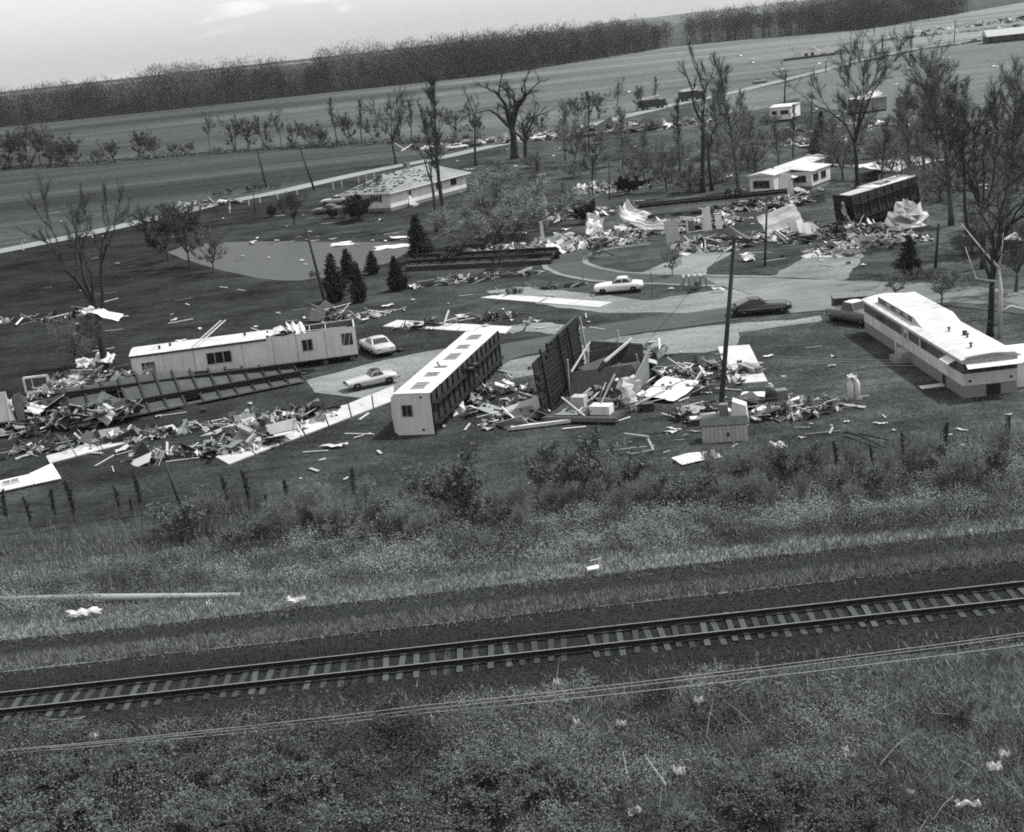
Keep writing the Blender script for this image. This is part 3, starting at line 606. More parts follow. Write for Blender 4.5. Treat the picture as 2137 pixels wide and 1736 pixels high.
for k, (c, x, y, tp, w, lb) in enumerate([
    ('con1', 701, 628, 530, .9, 'dark evergreen right of the leaning pole, in the front row'),
    ('con1', 753, 630, 548, .75, 'dark evergreen second from the leaning pole, in the front row'),
    ('con2', 728, 585, 520, 1.1, 'slim pointed evergreen in the back row behind the two front evergreens'),
    ('con2', 780, 572, 524, 1.2, 'small pointed evergreen on the pond bank, rightmost of the back row'),
    ('con3', 829, 606, 535, .8, 'evergreen with white scraps in its top, beside the overturned floor frame'),
    ('con2', 877, 545, 450, 1.0, 'tall evergreen at the right end of the pond'),
    ('con3', 1899, 580, 492, .75, 'solitary dark evergreen on the lawn right of the road junction'),
    ('con1', 1715, 300, 235, .8, 'evergreen near the small back-lot trailer, leftmost of the pair behind the mobile home'),
    ('con2', 1733, 305, 262, 1.2, 'shorter evergreen of the pair behind the mobile home'),
    ('con2', 1708, 330, 262, .9, 'dark slim evergreen in front of the pair behind the mobile home'),
    ('con1', 2110, 330, 262, .9, 'evergreen far right in front of the stubble field')]):
    plant(c, x, y, tp, lb, wide=w)
FG = 'fine bare trees of the back lots'
for i, (x, y, tp) in enumerate([(1180, 335, 215), (1230, 320, 200), (1300, 345, 225), (1345, 385, 265), (1420, 365, 215), (1500, 330, 200), (1560, 300, 190), (1655, 330, 225), (1730, 370, 240), (1840, 400, 250), (1870, 345, 215), (1950, 370, 225), (2010, 300, 170), (2080, 330, 200), (2125, 380, 230), (1120, 420, 320)]):
    plant(('feather', 'tall', 'feather')[i % 3], x, y, tp, 'slender pale-twigged bare tree among the back lots', group=FG, wide=(1.1, .9, 1.3)[i % 3])
for k, x, y, tp, w, rz_, lb in [('feather', 1905, 440, 190, 1.2, 2.2, 'grey budding tree just right of the tipped black trailer'), ('oak2', 2020, 500, 150, .9, 4.1, 'bare tree with a straight trunk right of the shiny crumpled metal'), ('feather', 2100, 520, 150, 1.2, 5.0, 'grey twiggy tree close to the right edge, above the grey shed'), ('feather', 1580, 395, 235, 1.3, .2, 'low grey budding tree against the left end of the white mobile home'), ('leafy2', 1760, 375, 265, 1.1, 3.0, 'grey bush-like tree right of the white mobile home'), ('leafy2', 1330, 395, 300, 1.2, 4.0, 'grey thorny tree above the dark rounded shrub'), ('leafy2', 1200, 345, 255, 1.0, .1, 'thin pale tree on the far lawn right of the huge stripped oak')]:
    plant(k, x, y, tp, lb, rz_, wide=w)
# saplings along the foot of the lawn
for x, y, tp in [(20, 1100, 1020), (66, 1105, 1035), (118, 1092, 1018), (157, 1095, 1000), (251, 1075, 1012), (298, 1072, 990), (276, 1075, 1040), (476, 1062, 985), (520, 1062, 975), (606, 1075, 1000), (745, 1050, 975), (1885, 985, 905), (1820, 990, 930), (1745, 985, 920), (1975, 950, 880), (1250, 960, 890), (2105, 960, 870), (560, 1090, 1030), (440, 1085, 1020)]:
    plant('sapling', x, y, tp, 'slim upright sapling in the row at the foot of the lawn', group='saplings at the foot of the lawn', z=.05)
for i, (x, y, tp, w) in enumerate([(940, 1085, 960, 1.0), (1160, 1030, 930, .9), (1265, 1045, 915, .9), (380, 1130, 1040, 1.1), (830, 1125, 1035, 1.0), (1640, 1020, 930, .9), (1420, 1060, 990, 1.2), (2060, 1010, 940, 1.1), (700, 1130, 1070, 1.1), (1800, 1045, 985, 1.2), (520, 1150, 1090, 1.2), (1550, 1050, 985, 1.1), (1940, 1000, 930, 1.1), (1030, 1110, 1040, 1.1)]):
    plant('brushy', x, y, tp, 'twiggy grey shrub standing out of the scrub below the lawn', group='shrubs in the scrub below the lawn', wide=w, z=.1)
_r = random.Random(19)
for i in range(50):
    x = _r.uniform(420, 2130); y = 1105 - (x - 620) * .062 + _r.uniform(-45, 60); h_ = _r.uniform(60, 118)
    plant('twiggy', x, y, y - h_, 'tall leafless brush standing at the upper edge of the scrub', group='leafless brush at the lawn edge', wide=_r.uniform(.7, 1.1), z=.1)
for i, (x, y, tp, w) in enumerate([(838, 1550, 1470, .95), (1380, 1480, 1400, .5), (130, 1660, 1580, 1.1), (330, 1640, 1560, 1.1), (520, 1660, 1580, 1.0), (690, 1690, 1600, 1.2), (1000, 1660, 1590, 1.0), (60, 1600, 1530, 1.0), (430, 1590, 1530, 1.0), (2000, 1520, 1470, 1.0), (620, 1600, 1530, 1.0)]):
    plant('brushy', x, y, tp, 'leafy shrub standing out of the brush in front of the railway' if i else 'dark rounded bush at the ballast edge hiding a stretch of the low wires', group='shrubs in front of the railway' if i else None, wide=w, z=.7)
_r = random.Random(29)
for i in range(30):
    x = _r.uniform(-20, 1150) if i < 24 else _r.uniform(1150, 2130); y = _r.uniform(1625, 1780); h_ = _r.uniform(52, 100)
    plant('fgbush', x, y, y - h_, 'dark rounded leafy bush in the brush nearest the viewer', group='leafy bushes nearest the viewer', wide=_r.uniform(1.0, 1.5), z=.6)
# hedgerow beyond the left field and along the road
HG = 'trees of the hedgerow beyond the left field'
for i, (k, x, y, tp, w) in enumerate([('oak', 85, 348, 250, .8), ('multi', 5, 355, 275, 1.5), ('multi', 20, 352, 280, 1.5), ('oak2', 45, 350, 265, 1.1), ('multi', 60, 350, 275, 1.5), ('multi', 105, 348, 280, 1.5), ('multi', 140, 346, 285, 1.4), ('multi2', 120, 348, 290, 1.2), ('multi', 165, 345, 292, 1.0), ('multi2', 205, 344, 310, 1.2), ('multi', 240, 340, 290, 1.2), ('multi', 290, 332, 272, 1.2), ('multi2', 325, 328, 280, 1.3), ('oak2', 440, 318, 233, .7), ('multi', 490, 316, 240, .8), ('multi', 520, 315, 250, .9), ('multi', 556, 312, 238, .9), ('oak2', 588, 312, 228, .9), ('multi', 612, 310, 252, 1.0), ('multi2', 650, 308, 255, 1.2), ('tall', 705, 304, 210, 1.0), ('multi', 735, 303, 232, 1.0), ('tall', 755, 300, 215, 1.0), ('multi', 785, 300, 245, 1.1), ('tall', 860, 296, 215, 1.0), ('tall', 890, 296, 232, 1.0), ('multi2', 835, 298, 262, 1.0), ('multi', 950, 290, 225, 1.0), ('multi2', 1000, 286, 240, 1.2), ('multi', 1130, 280, 235, 1.2), ('multi2', 1200, 262, 200, 1.1), ('multi', 1250, 248, 190, 1.1), ('oak2', 1290, 240, 165, .8), ('multi', 1330, 232, 178, .8), ('tall', 1368, 225, 165, 1.0), ('multi2', 400, 322, 296, 1.5), ('multi2', 365, 325, 298, 1.5), ('multi2', 680, 306, 268, 1.3)]):
    plant(k, x, y, tp, ('multi-stemmed bare tree in the hedgerow beyond the left field' if k[:3] == 'mul' else 'single-trunked bare tree in the hedgerow beyond the left field'), wide=w, group=HG)
for x, y, tp in [(480, 405, 390), (540, 398, 380), (520, 402, 385), (455, 412, 398), (575, 394, 380), (300, 445, 430), (335, 438, 425)]:
    plant('brushy', x, y, tp, 'low roadside weed clump left of the leaning field poles', group='weed clumps along the gravel road', wide=1.3)
for x, y, tp, w in [(1600, 260, 238, 1.5), (1680, 255, 238, 1.5), (1760, 290, 262, 1.3), (1830, 330, 290, 1.3), (1480, 330, 280, 1.2), (1350, 350, 310, 1.2), (1420, 330, 300, 1.2), (2020, 300, 268, 1.3), (1950, 270, 240, 1.3), (2070, 250, 215, 1.4), (2040, 480, 430, 1.3), (2110, 500, 440, 1.2), (1990, 600, 560, 1.5), (1180, 420, 380, 1.2), (1110, 350, 320, 1.3), (1255, 300, 275, 1.3), (1310, 330, 290, 1.4), (1200, 370, 335, 1.3), (1440, 400, 345, 1.5), (1510, 380, 330, 1.5), (1560, 350, 300, 1.5), (1640, 300, 268, 1.5), (1750, 340, 295, 1.6), (1800, 300, 262, 1.6), (1880, 310, 268, 1.6), (1905, 390, 340, 1.5), (1960, 420, 360, 1.6), (2000, 380, 320, 1.6), (2060, 350, 300, 1.6), (2120, 400, 340, 1.5), (2030, 530, 475, 1.5), (1935, 250, 215, 1.6), (1985, 240, 200, 1.6), (2125, 300, 255, 1.5), (1590, 300, 270, 1.5)]:
    plant('bush', x, y, tp, 'loose budding bush among the scattered wreckage of the back lots', group='bushes of the back lots', wide=w)
# scrub at the foot of the hedgerow
HL = [at(*q) for q in [(-120, 366), (0, 353), (200, 343), (480, 317), (760, 301), (1000, 290)]]; g = rg(45); HP = []
for a, b in zip(HL[:-1], HL[1:]):
    for i in range(int((b - a).length / 2.2)):
        q = a.lerp(b, g.random()) + Vector((g.normal(0, 2.0), g.normal(0, 2.5), 0)); r_ = g.uniform(1.0, 2.6); k = int(70 * r_); u = g.normal(0, 1, (k, 3)); u /= np.linalg.norm(u, axis=1)[:, None]; u[:, 2] = np.abs(u[:, 2]); HP.append(np.array([q.x, q.y, 0]) + u * (g.random((k, 1)) ** .5) * np.array([r_, r_, r_ * .9]))
tag(mobj('hedge_scrub', leaves('hedge_scrub', np.concatenate(HP), .28, 46, ['leaf_dark', 'leaf_mid', 'twig_pale'])), 'low scrub filling the foot of the hedgerow beyond the left field', 'scrub', kind='stuff')
# the wood behind the far field: a mass
def wood(line, rows, gap, hgt, seed, name, label):
    g = rg(seed); B = [at(*p) for p in line]; VV = []; FF = []; mi = []; n0 = 0
    for a, b in zip(B[:-1], B[1:]):
        d = b - a; L = d.length; nrm = Vector((-d.y, d.x, 0)).normalized(); nrm = nrm if nrm.y > 0 else -nrm
        for rrow in range(rows):
            k = int(L / (gap * (1 + .12 * rrow)))
            for i in range(k):
                q = a + d * ((i + g.random()) / k) + nrm * (rrow * 11 + g.uniform(-4, 4)); h = hgt * g.uniform(.66, 1.16) * (.78 + .42 * vn2(q.x * .13, q.y * .05)); cw = h * g.uniform(.2, .36)
                # trunk: slim three-sided spike
                th = g.uniform(0, 6.28); r = .28
                tv = [[q.x + r * math.cos(th + k_ * 2.094), q.y + r * math.sin(th + k_ * 2.094), 0] for k_ in range(3)] + [[q.x, q.y, h * .8]]
                VV.append(np.array(tv)); FF.append(np.array([(0, 1, 3), (1, 2, 3), (2, 0, 3)]) + n0); mi.append(np.zeros(3, int)); n0 += 4
                m_ = int(520 if rrow < 3 else 240); u = g.normal(0, 1, (m_, 3)); u /= np.linalg.norm(u, axis=1)[:, None]; u *= g.random((m_, 1)) ** .33; kk = g.random(m_) < .36
                lo = .0 if rrow < 3 else .3
                P = np.array([q.x, q.y, h * .66]) + u * np.array([cw, cw, h * .33]); P[kk] = np.stack([q.x + g.normal(0, 2.6, m_), q.y + g.normal(0, 2.6, m_), g.random(m_) * h * .7], 1)[kk]
                D = g.normal(0, .5, (m_, 3)) + u * .6; D[:, 2] += .6; D /= np.linalg.norm(D, axis=1)[:, None]; S = np.cross(D, g.normal(0, 1, (m_, 3))); S /= np.linalg.norm(S, axis=1)[:, None]
                V = np.empty((m_, 3, 3)); V[:, 0] = P - S * .15; V[:, 1] = P + S * .15; V[:, 2] = P + D * g.uniform(1.0, 2.6, (m_, 1))
                VV.append(V.reshape(-1, 3)); FF.append(np.arange(3 * m_).reshape(-1, 3) + n0); mi.append(np.where(kk, 1, 1 + g.choice(3, p=(.3, .35, .35)))); n0 += 3 * m_
    return tag(mobj(name, np_mesh(name, np.concatenate(VV), np.concatenate(FF), ['wood_dark_twig', 'wood_dark_twig', 'wood_mid_twig', 'wood_pale_twig'], np.concatenate(mi))), label, 'wood', kind='stuff')
wood([(-250, 290), (0, 264), (350, 229), (700, 191), (1050, 154), (1250, 123), (1400, 98)], 9, 6.2, 24, 101, 'woodland', 'long dark wood along the back of the far field')
wood([(1432, 95), (1600, 78), (1800, 62), (1960, 36), (2020, 26)], 7, 6.2, 23, 102, 'woodland', 'bare wood at upper right behind the debris-strewn field')
# far ridge on the horizon
m = MB(); g = rg(5); k = 60
for i in range(k + 1):
    x = -3500 + 8500 * i / k; hh = (26 + 5 * math.sin(i * .35) + g.uniform(-2, 2)) * min(1, max(.15, (x - 150) / 350)) + max(0, x) * .004
    m.v += [(x, 4200, -1), (x, 4500, hh), (x, 5200, -1)]
m.f = [(3 * i + a, 3 * i + 3 + a, 3 * i + 4 + a, 3 * i + 1 + a) for i in range(k) for a in (0, 1)]; m.m = [0] * len(m.f)
struct(m.build('hills', 'hill', smooth=True))
# ------------------------------------------------------------------ concrete slabs (each slab a thing)
def slab_thing(pts, label, joints=0, name='concrete_slab'):
    P = [at(*p) for p in pts]; c = sum(P, Vector()) / len(P); t = thing(name, label, 'slab', (c.x, c.y, 0))
    a, b, c2, d = [p - c for p in P]; n = joints + 1
    for i in range(n):
        u0, u1 = i / n + (.004 if i else 0), (i + 1) / n - .004
        MB().prism([(a.lerp(b, u0))[:2], (a.lerp(b, u1))[:2], (d.lerp(c2, u1))[:2], (d.lerp(c2, u0))[:2]], 0.0, .075 + .008 * (i % 2)).build('panel', 'concrete', t)
slab_thing([(450, 955), (823, 806), (824, 836), (478, 970)], 'long white concrete walk running from the lawn up to the tipped trailer', 6)
slab_thing([(96, 953), (362, 887), (372, 897), (104, 968)], 'narrow pale concrete strip in front of the overturned floor frame at left', 4)
slab_thing([(799, 682), (1056, 697), (1070, 683), (829, 669)], 'bare white patio slab behind the tipped trailer, strewn with black scraps', 3)
slab_thing([(1003, 622), (1250, 643), (1279, 632), (1045, 615)], 'bare white patio slab in front of the white sedan', 3)
slab_thing([(1498, 725), (1523, 804), (1602, 798), (1564, 721)], 'wide white patio slab with boards on it right of the tall pole', 1)
slab_thing([(1409, 531), (1432, 535), (1496, 505), (1477, 502)], 'small white walk beside the timber pile behind the road loop', 1)
slab_thing([(1686, 538), (1754, 539), (1777, 518), (1708, 518)], 'white patio slab with broken blocks across the road, at right', 1)

# ------------------------------------------------------------------ generic parts for mobile homes
def window(parent, o, u, v, w, h, mull=1, frame='pale', pane='glass', depth=.05):
    """o corner point, u along, v up (unit vectors); a framed window standing proud of its wall"""
    o, u, v = Vector(o), Vector(u), Vector(v); n = u.cross(v); f = .06
    m = MB()
    def bar(a0, a1, b0, b1): m.slab([o + u * a0 + v * b0, o + u * a1 + v * b0, o + u * a1 + v * b1, o + u * a0 + v * b1], depth)
    bar(0, w, 0, f); bar(0, w, h - f, h); bar(0, f, f, h - f); bar(w - f, w, f, h - f)
    for k in range(mull): x = w * (k + 1) / (mull + 1); bar(x - .025, x + .025, f, h - f)
    wo_ = m.build('window', frame, parent)
    MB().slab([o + u * f + v * f, o + u * (w - f) + v * f, o + u * (w - f) + v * (h - f), o + u * f + v * (h - f)], depth * .35).build('pane', pane, wo_)
    return wo_
def tyre_at(parent, c, r=.36, w=.2, axis='Y', rim='mid', name='wheel'):
    c = Vector(c); ax = {'X': Vector((1, 0, 0)), 'Y': Vector((0, 1, 0)), 'Z': Vector((0, 0, 1))}[axis]
    prof = [(-w / 2, r * .62), (-w / 2, r * .9), (-w * .35, r), (w * .35, r), (w / 2, r * .9), (w / 2, r * .62)]
    u = ax.orthogonal().normalized(); v = ax.cross(u); n = 14
    rings = [[c + ax * a + (u * math.cos(6.2832 * j / n) + v * math.sin(6.2832 * j / n)) * q for j in range(n)] for a, q in prof]
    t = MB().loft(rings, cap=False).build(name, 'rubber', parent, True)
    m = MB(); n = 12
    m.loft([[c + ax * a + (u * math.cos(6.2832 * j / n) + v * math.sin(6.2832 * j / n)) * q for j in range(n)] for a, q in [(-w * .42, r * .63), (-w * .3, r * .3), (w * .3, r * .3), (w * .42, r * .63)]])
    m.build('rim', rim, t, True); return t
def underside(parent, o, u, v, L, Wd, step=1.25, wheels=None, mats=('belly', 'tar', 'steel_dark'), seed=1, deep=.22):
    """the bottom of a mobile home: belly panels, cross joists, two long beams; normal = u x v"""
    o, u, v = Vector(o), Vector(u).normalized(), Vector(v).normalized(); n = u.cross(v); g = rg(seed); k = int(L / step)
    for i in range(k):
        a0, a1 = L * i / k, L * (i + 1) / k
        if g.random() < .93: MB().slab([o + u * (a0 + .03) + v * .04, o + u * (a1 - .03) + v * .04, o + u * (a1 - .03) + v * (Wd - .04), o + u * (a0 + .03) + v * (Wd - .04)], .03).build('belly_panel', mats[0], parent)
    for i in range(k + 1):
        a = L * i / k; p = o + u * min(max(a, .05), L - .05) + n * .09
        MB().bar(p, p + v * Wd, .08, .14).build('joist', mats[1], parent)
    for s in (.26, .74):
        p = o + v * Wd * s + n * (.16 + deep / 2); m = MB(); q = p + u * L
        m.bar(p, q, .06, deep); m.bar(p - n * deep / 2, q - n * deep / 2, .13, .03); m.bar(p + n * deep / 2, q + n * deep / 2, .13, .03)
        m.build('chassis_beam', mats[2], parent)

# ---- raised-roof mobile home standing at right
a, b = Vector((27.2, 77.8, 0)), Vector((26.75, 97.4, 0)); L = (b - a).length; WD = 3.35
T = thing('mobile_home', 'long white mobile home with dark window band and raised roof, standing at right', 'mobile home', a, heading(a, b))
MB().bx(.04, L - .04, -WD + .04, -.04, 0, .78).build('skirting', 'skirt', T)
m = MB()
for i in range(14): m.bx(L * i / 14 + .01, L * (i + 1) / 14 - .01, -.045, -.02, .02, .76)
m.build('skirting_panel', 'skirt', T)
MB().bx(0, L, -WD, 0, .78, 1.52).build('lower_wall', 'white', T)
MB().bx(.012, L - .012, -WD + .012, -.012, 1.52, 2.14).build('window_band', 'mid_band', T)
for i in range(1, 9): MB().bx(L * i / 9, L * i / 9 + .03, 0, .008, .78, 1.52).build('panel_seam', 'mid', T)
MB().bx(0, L, -WD, 0, 2.14, 2.34).build('upper_wall', 'offwhite', T)
m = MB()   # bowed roof with lip
rings = []
for x in (-.16, .1, .5, 2, 5, 8, 11, 14, 17, L - .2, L + .12):
    e = 0 if x < .3 else (.04 if x < 1 else .0)
    rings.append([(x, .14, 2.36), (x, .14, 2.43), (x, -.35, 2.56 + e), (x, -WD / 2, 2.70 + e), (x, -WD + .35, 2.56 + e), (x, -WD - .14, 2.43), (x, -WD - .14, 2.36)])
m.loft(rings); m.build('roof', 'white_roof', T)
m = MB(); z0, z1 = 2.50, 2.98; y0, y1 = -.45, -WD + .2
m.add([(8.0, y0, z0), (17.6, y0, z0), (17.6, y1, z0), (8.0, y1, z0), (10.0, y0, z1), (17.6, y0, z1), (17.6, y1, z1 + .04), (10.0, y1, z1 + .04)], [(3, 2, 1, 0), (4, 5, 6, 7), (0, 1, 5, 4), (1, 2, 6, 5), (2, 3, 7, 6), (3, 0, 4, 7)])
rr_ = m.build('raised_roof', 'white_roof', T)
MB().bx(10.3, 17.4, y0 + .004, y0 + .03, z0 + .08, z1 - .06).build('clerestory_band', 'mid_band', rr_)
for x in (10.9, 12.6, 14.6): window(rr_, (x + .9, y0 + .03, z0 + .14), (-1, 0, 0), (0, 0, 1), .9, .24, 0)
for (x, w, h, z) in [(1.2, 1.4, .5, 1.56), (6.4, .8, .5, 1.56), (15.0, 1.3, .5, 1.56)]: window(T, (x + w, -.012, z), (-1, 0, 0), (0, 0, 1), w, h, 1, 'mid_band')
m = MB(); m.bx(9.75, 10.65, -.02, .03, .85, 2.14); d = m.build('door', 'offwhite', T); window(d, (10.4, .03, 1.5), (-1, 0, 0), (0, 0, 1), .45, .45, 0); MB().bx(9.84, 9.9, .03, .07, 1.35, 1.45).build('handle', 'chrome', d)
MB().bx(7.4, 7.55, -.01, .03, 1.52, 2.14).build('trim_strip', 'offwhite', T); MB().bx(10.9, 11.0, -.01, .03, .8, 2.14).build('trim_strip', 'offwhite', T)
# the end that faces the railway
m = MB(); m.add([(-.16, .1, 2.36), (-.16, -WD - .1, 2.36), (-.16, -WD + .2, 2.6), (-.16, -WD / 2, 2.72), (-.16, -.2, 2.6), (-.02, .1, 2.36), (-.02, -WD - .1, 2.36), (-.02, -WD + .2, 2.6), (-.02, -WD / 2, 2.72), (-.02, -.2, 2.6)], [(0, 1, 2, 3, 4)[::-1], (5, 6, 7, 8, 9), (0, 5, 6, 1)]); m.build('roof_end_panel', 'offwhite', T)
for i in range(3): window(T, (-.0, -.25 - i * 1.02, 1.55), (0, -1, 0), (0, 0, 1), .95, .55, 0, 'mid_band')
MB().slab([(-.02, -.15, 2.2), (-.02, -WD + .1, 2.2), (-.72, -WD + .0, 2.02), (-.72, -.05, 2.02)], .035).build('end_awning', 'white', T)
MB().slab([(1.1, .02, 2.14), (2.6, .02, 2.14), (2.6, .5, 1.92), (1.1, .5, 1.92)], .03).build('side_awning', 'white', T)
for y in (-.42, -WD + .4): MB().tube([(-.035, y, 1.06), (.0, y, 1.06)], .085, 12).build('round_lamp', 'dark', T)
m = MB(); m.bx(-.012, .02, -1.45, -2.3, .05, .72); m.build('crawl_opening', 'tar', T)
MB().bx(2.9, 3.5, -.03, .0, .12, .70).build('crawl_opening', 'tar', T)
for i in range(9): MB().bx(-.014, .0, -WD + .02, -.02, .84 + i * .075, .845 + i * .075 + .006).build('siding_line', 'skirt', T)
for x in (2.1, 4.0, 5.9, 7.8): MB().loft([[(x + d_, .15, 2.435), (x + d_, -.35, 2.568), (x + d_, -WD / 2, 2.708), (x + d_, -WD + .35, 2.568), (x + d_, -WD + .35, 2.55), (x + d_, -.35, 2.55)] for d_ in (0, .05)]).build('roof_seam', 'pale', T)
for x, y in ((4.2, -1.9), (6.3, -1.5), (1.8, -1.2)):
    MB().tube([(x, y, 2.6), (x, y, 2.86), (x, y, 2.88), (x, y, 2.98)], [.07, .07, .13, .10], 8).build('roof_vent', 'mid', T)
MB().tube([(4.9, -2.0, 2.62), (4.9, -2.0, 2.95)], .16, 8).build('chimney', 'dark', T)
st = thing('porch_steps', 'small boxy entry steps against the left side of the raised-roof mobile home', 'steps', a + Vector((-.66, 10.2, 0)), heading(a, b))
MB().bx(-.7, .7, -.55, .55, 0, .35).build('tread', 'skirt', st); MB().bx(-.7, .7, -.55, .15, .35, .75).build('tread', 'pale', st)
for y in (-.5, .1): MB().bx(.62, .68, y - .03, y + .03, .75, 1.25).build('rail_post', 'white', st)
m = MB(); m.slab([(0, 0, 0), (1.5, .1, 0), (1.5, .75, .0), (.05, .65, .0)], .05); tag(m.build('fallen_skirting_panel', 'white'), 'small white panel fallen on the lawn under the crawl opening of the raised-roof home', 'panel'); bpy.data.objects['fallen_skirting_panel'].location = (25.6, 80.7, .01)
# white lean-to at the picture's right edge
s = thing('white_lean_to', 'white lean-to against the far side of the raised-roof mobile home, cut by the right edge', 'shed', (30.75, 78.9, 0))
MB().bx(0, 2.4, 0, 3.0, 0, 1.55).build('wall', 'white', s); MB().slab([(-.1, -.12, 1.56), (2.5, -.12, 1.56), (2.5, 3.1, 1.86), (-.1, 3.1, 1.86)], .05).build('roof', 'offwhite', s)
# ---- trailer tipped on its side, centre
A = Vector((-7.35, 83.1, 0)); rz = math.atan2(16.4, 4.6)
T = thing('tipped_mobile_home', 'white mobile home tipped on its side, dark underside facing right, behind the lawn', 'mobile home', A, rz)
L, TH, TW = 17.0, 2.78, 2.42     # length, height as it lies, depth roof-to-floor
MB().bx(0, L, -TW, 0, 0.02, TH - .03).build('body', 'pale_wall', T)
mk = MB()
for x0, x1 in ((-.03, 3.3), (3.34, 7.4), (7.44, 11.5), (11.54, L + .03)):
    MB().bx(x0, x1, -TW - .03, .03, TH - .03, TH + .012).build('side_panel', 'white', T)
for x, w, yy in [(1.0, 1.5, -1.75), (4.0, 1.0, -1.7), (6.2, .5, -1.7), (8.4, 1.7, -1.75), (11.5, 1.1, -1.7), (14.3, 1.4, -1.7)]:
    window(T, (x, yy, TH + .012), (1, 0, 0), (0, 1, 0), w, .98, 1, 'pale', 'mid')  # grey panes: the reflection in the glass is put into their colour
for x in (1.0, 2.6, 5.3, 9.2, 10.6, 13.2, 15.6): MB().bx(x - .12, x - .085, -TW, 0, TH + .012, TH + .018).build('panel_seam', 'mid', T)
MB().bar((6.6, -1.1, TH + .05), (7.9, -.5, TH + .05), .06).build('loose_trim', 'dark', T); MB().bar((2.0, -2.5, TH + .03), (13.0, -2.42, TH + .03), .06).build('roof_edge_trim', 'offwhite', T)
window(T, (-.0, -.42, 1.25), (0, -1, 0), (0, 0, 1), .72, .78, 1, 'mid')
for y, z in ((-1.78, 2.5), (-1.72, .35)): MB().tube([(-.03, y, z), (.02, y, z)], .085, 10).build('round_lamp', 'dark', T)
m = MB(); m.loft([[(x, 0, 0), (x, -.0, TH - .04), (x, .22, TH - .25), (x, .30, TH / 2), (x, .22, .25)] for x in (0, L)]); m.build('roof', 'offwhite', T)
underside(T, (0, -TW, .02), (1, 0, 0), (0, 0, 1), L, TH - .05, 1.15, seed=3)
for x in (7.6, 8.7):
    MB().bar((x, -TW - .32, .5), (x, -TW - .32, TH - .3), .08).build('axle', 'steel_dark', T)
    tyre_at(T, (x, -TW - .45, TH - .5), .36, .22, 'Z'); tyre_at(T, (x, -TW - .45, .45), .36, .22, 'Z')
# ---- broken-up trailer next to it: floor standing on edge, walls collapsed beyond
A = Vector((1.9, 83.0, 0)); B = Vector((5.6, 91.0, 0)); L = (B - A).length
T = thing('wrecked_mobile_home', 'wrecked mobile home with its black joisted floor standing on edge and walls collapsed', 'mobile home', A, heading(A, B))
for x0, x1, zt0, zt1 in ((0, 2.6, 3.75, 4.0), (2.62, 4.5, 4.3, 4.35), (4.52, 6.4, 4.45, 4.6), (6.42, L, 4.55, 4.8)): MB().slab([(x0, .0 + x0 * .03, .3 + x0 * .03), (x1, x1 * .03, .3 + x1 * .03), (x1, .35 + x1 * .02, zt1), (x0, .35 + x0 * .02, zt0)], .06).build('floor_deck', 'tar', T)
for i in range(13):
    z = .45 + i * .31
    xe = (0, .5, .1, 0, .9, .2, 0, .4, 0, 1.4, 2.2, 2.7, 3.4)[i]; xf = L - (0, 0, .3, 0, 0, .8, 0, 0, .2, 0, .5, 0, 0)[i]; MB().bar((xe, -.10 + z * .08 + xe * .03, z + xe * .03), (xf, .16 + z * .075, z + .26), .16, .2).build('joist', 'joist_black', T)
for i, x in enumerate((1.2, 4.4, 6.2, L - .15)): MB().bar((x, -.22, .2 + x * .02), (x, .18, 4.35 + x * .05), .10, .12).build('cross_beam', 'pale' if i == 3 else 'joist_black', T)
MB().bar((-.1, -.2, .16), (L + .1, -.05, .42), .22, .26).build('chassis_beam', 'steel_dark', T)
MB().bar((2.6, .28, 4.4), (L, .5, 4.82), .2, .1).build('edge_beam', 'wood_dark', T)
MB().slab([(3.4, -1.5, .4), (7.6, -1.9, .45), (8.0, -3.6, 3.3), (3.7, -3.2, 2.9)], .09).build('leaning_wall', 'dark', T)
for i in range(6): MB().bar((3.4 + i * .82, -1.45, .5), (3.75 + i * .83, -3.1, 2.95), .1).build('wall_rib', 'joist_black', T)
MB().bar((3.6, -3.25, 2.95), (8.1, -3.65, 3.35), .14).build('wall_edge', 'pale', T)
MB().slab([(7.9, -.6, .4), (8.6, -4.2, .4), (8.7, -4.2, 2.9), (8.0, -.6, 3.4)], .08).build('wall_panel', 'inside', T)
MB().slab([(4.4, -4.7, .45), (8.4, -4.5, .45), (8.3, -4.6, 2.4), (4.6, -4.8, 1.6)], .08).build('wall_panel', 'mid', T)
for q in (((2.9, -.9, .4), (2.8, -1.0, 3.3)), ((8.2, -2.6, .4), (8.3, -2.6, 3.9)), ((7.9, -.5, 3.3), (8.5, -4.2, 2.9)), ((3.0, -1.1, 2.4), (7.9, -.7, 3.2))): MB().bar(q[0], q[1], .1).build('stud', 'pale', T)
fl = MB(); fl.bx(-.6, 6.0, -5.2, -.5, .10, .42); fl.build('collapsed_floor', 'wood_dark', T)
fl = MB(); fl.bx(-.66, -.58, -5.3, -.4, .18, .46); fl.build('floor_edge_trim', 'mid', T)
def wq(name, q, t, mat): return MB().slab(q, t).build(name, mat, T)
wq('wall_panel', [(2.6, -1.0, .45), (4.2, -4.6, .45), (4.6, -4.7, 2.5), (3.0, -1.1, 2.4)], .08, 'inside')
wq('wall_panel', [(6.2, -.9, .45), (7.6, -2.8, .45), (7.9, -2.9, 2.9), (6.4, -1.0, 2.9)], .08, 'wood_dark')
wq('wall_panel', [(5.0, -2.9, .5), (7.4, -4.6, .5), (7.3, -4.3, 2.0), (5.1, -2.6, 2.2)], .08, 'mid')
wq('roof_sheet', [(4.4, -1.0, 2.3), (7.2, -2.4, 2.5), (6.8, -3.3, 1.9), (4.4, -2.2, 1.8)], .05, 'dark')
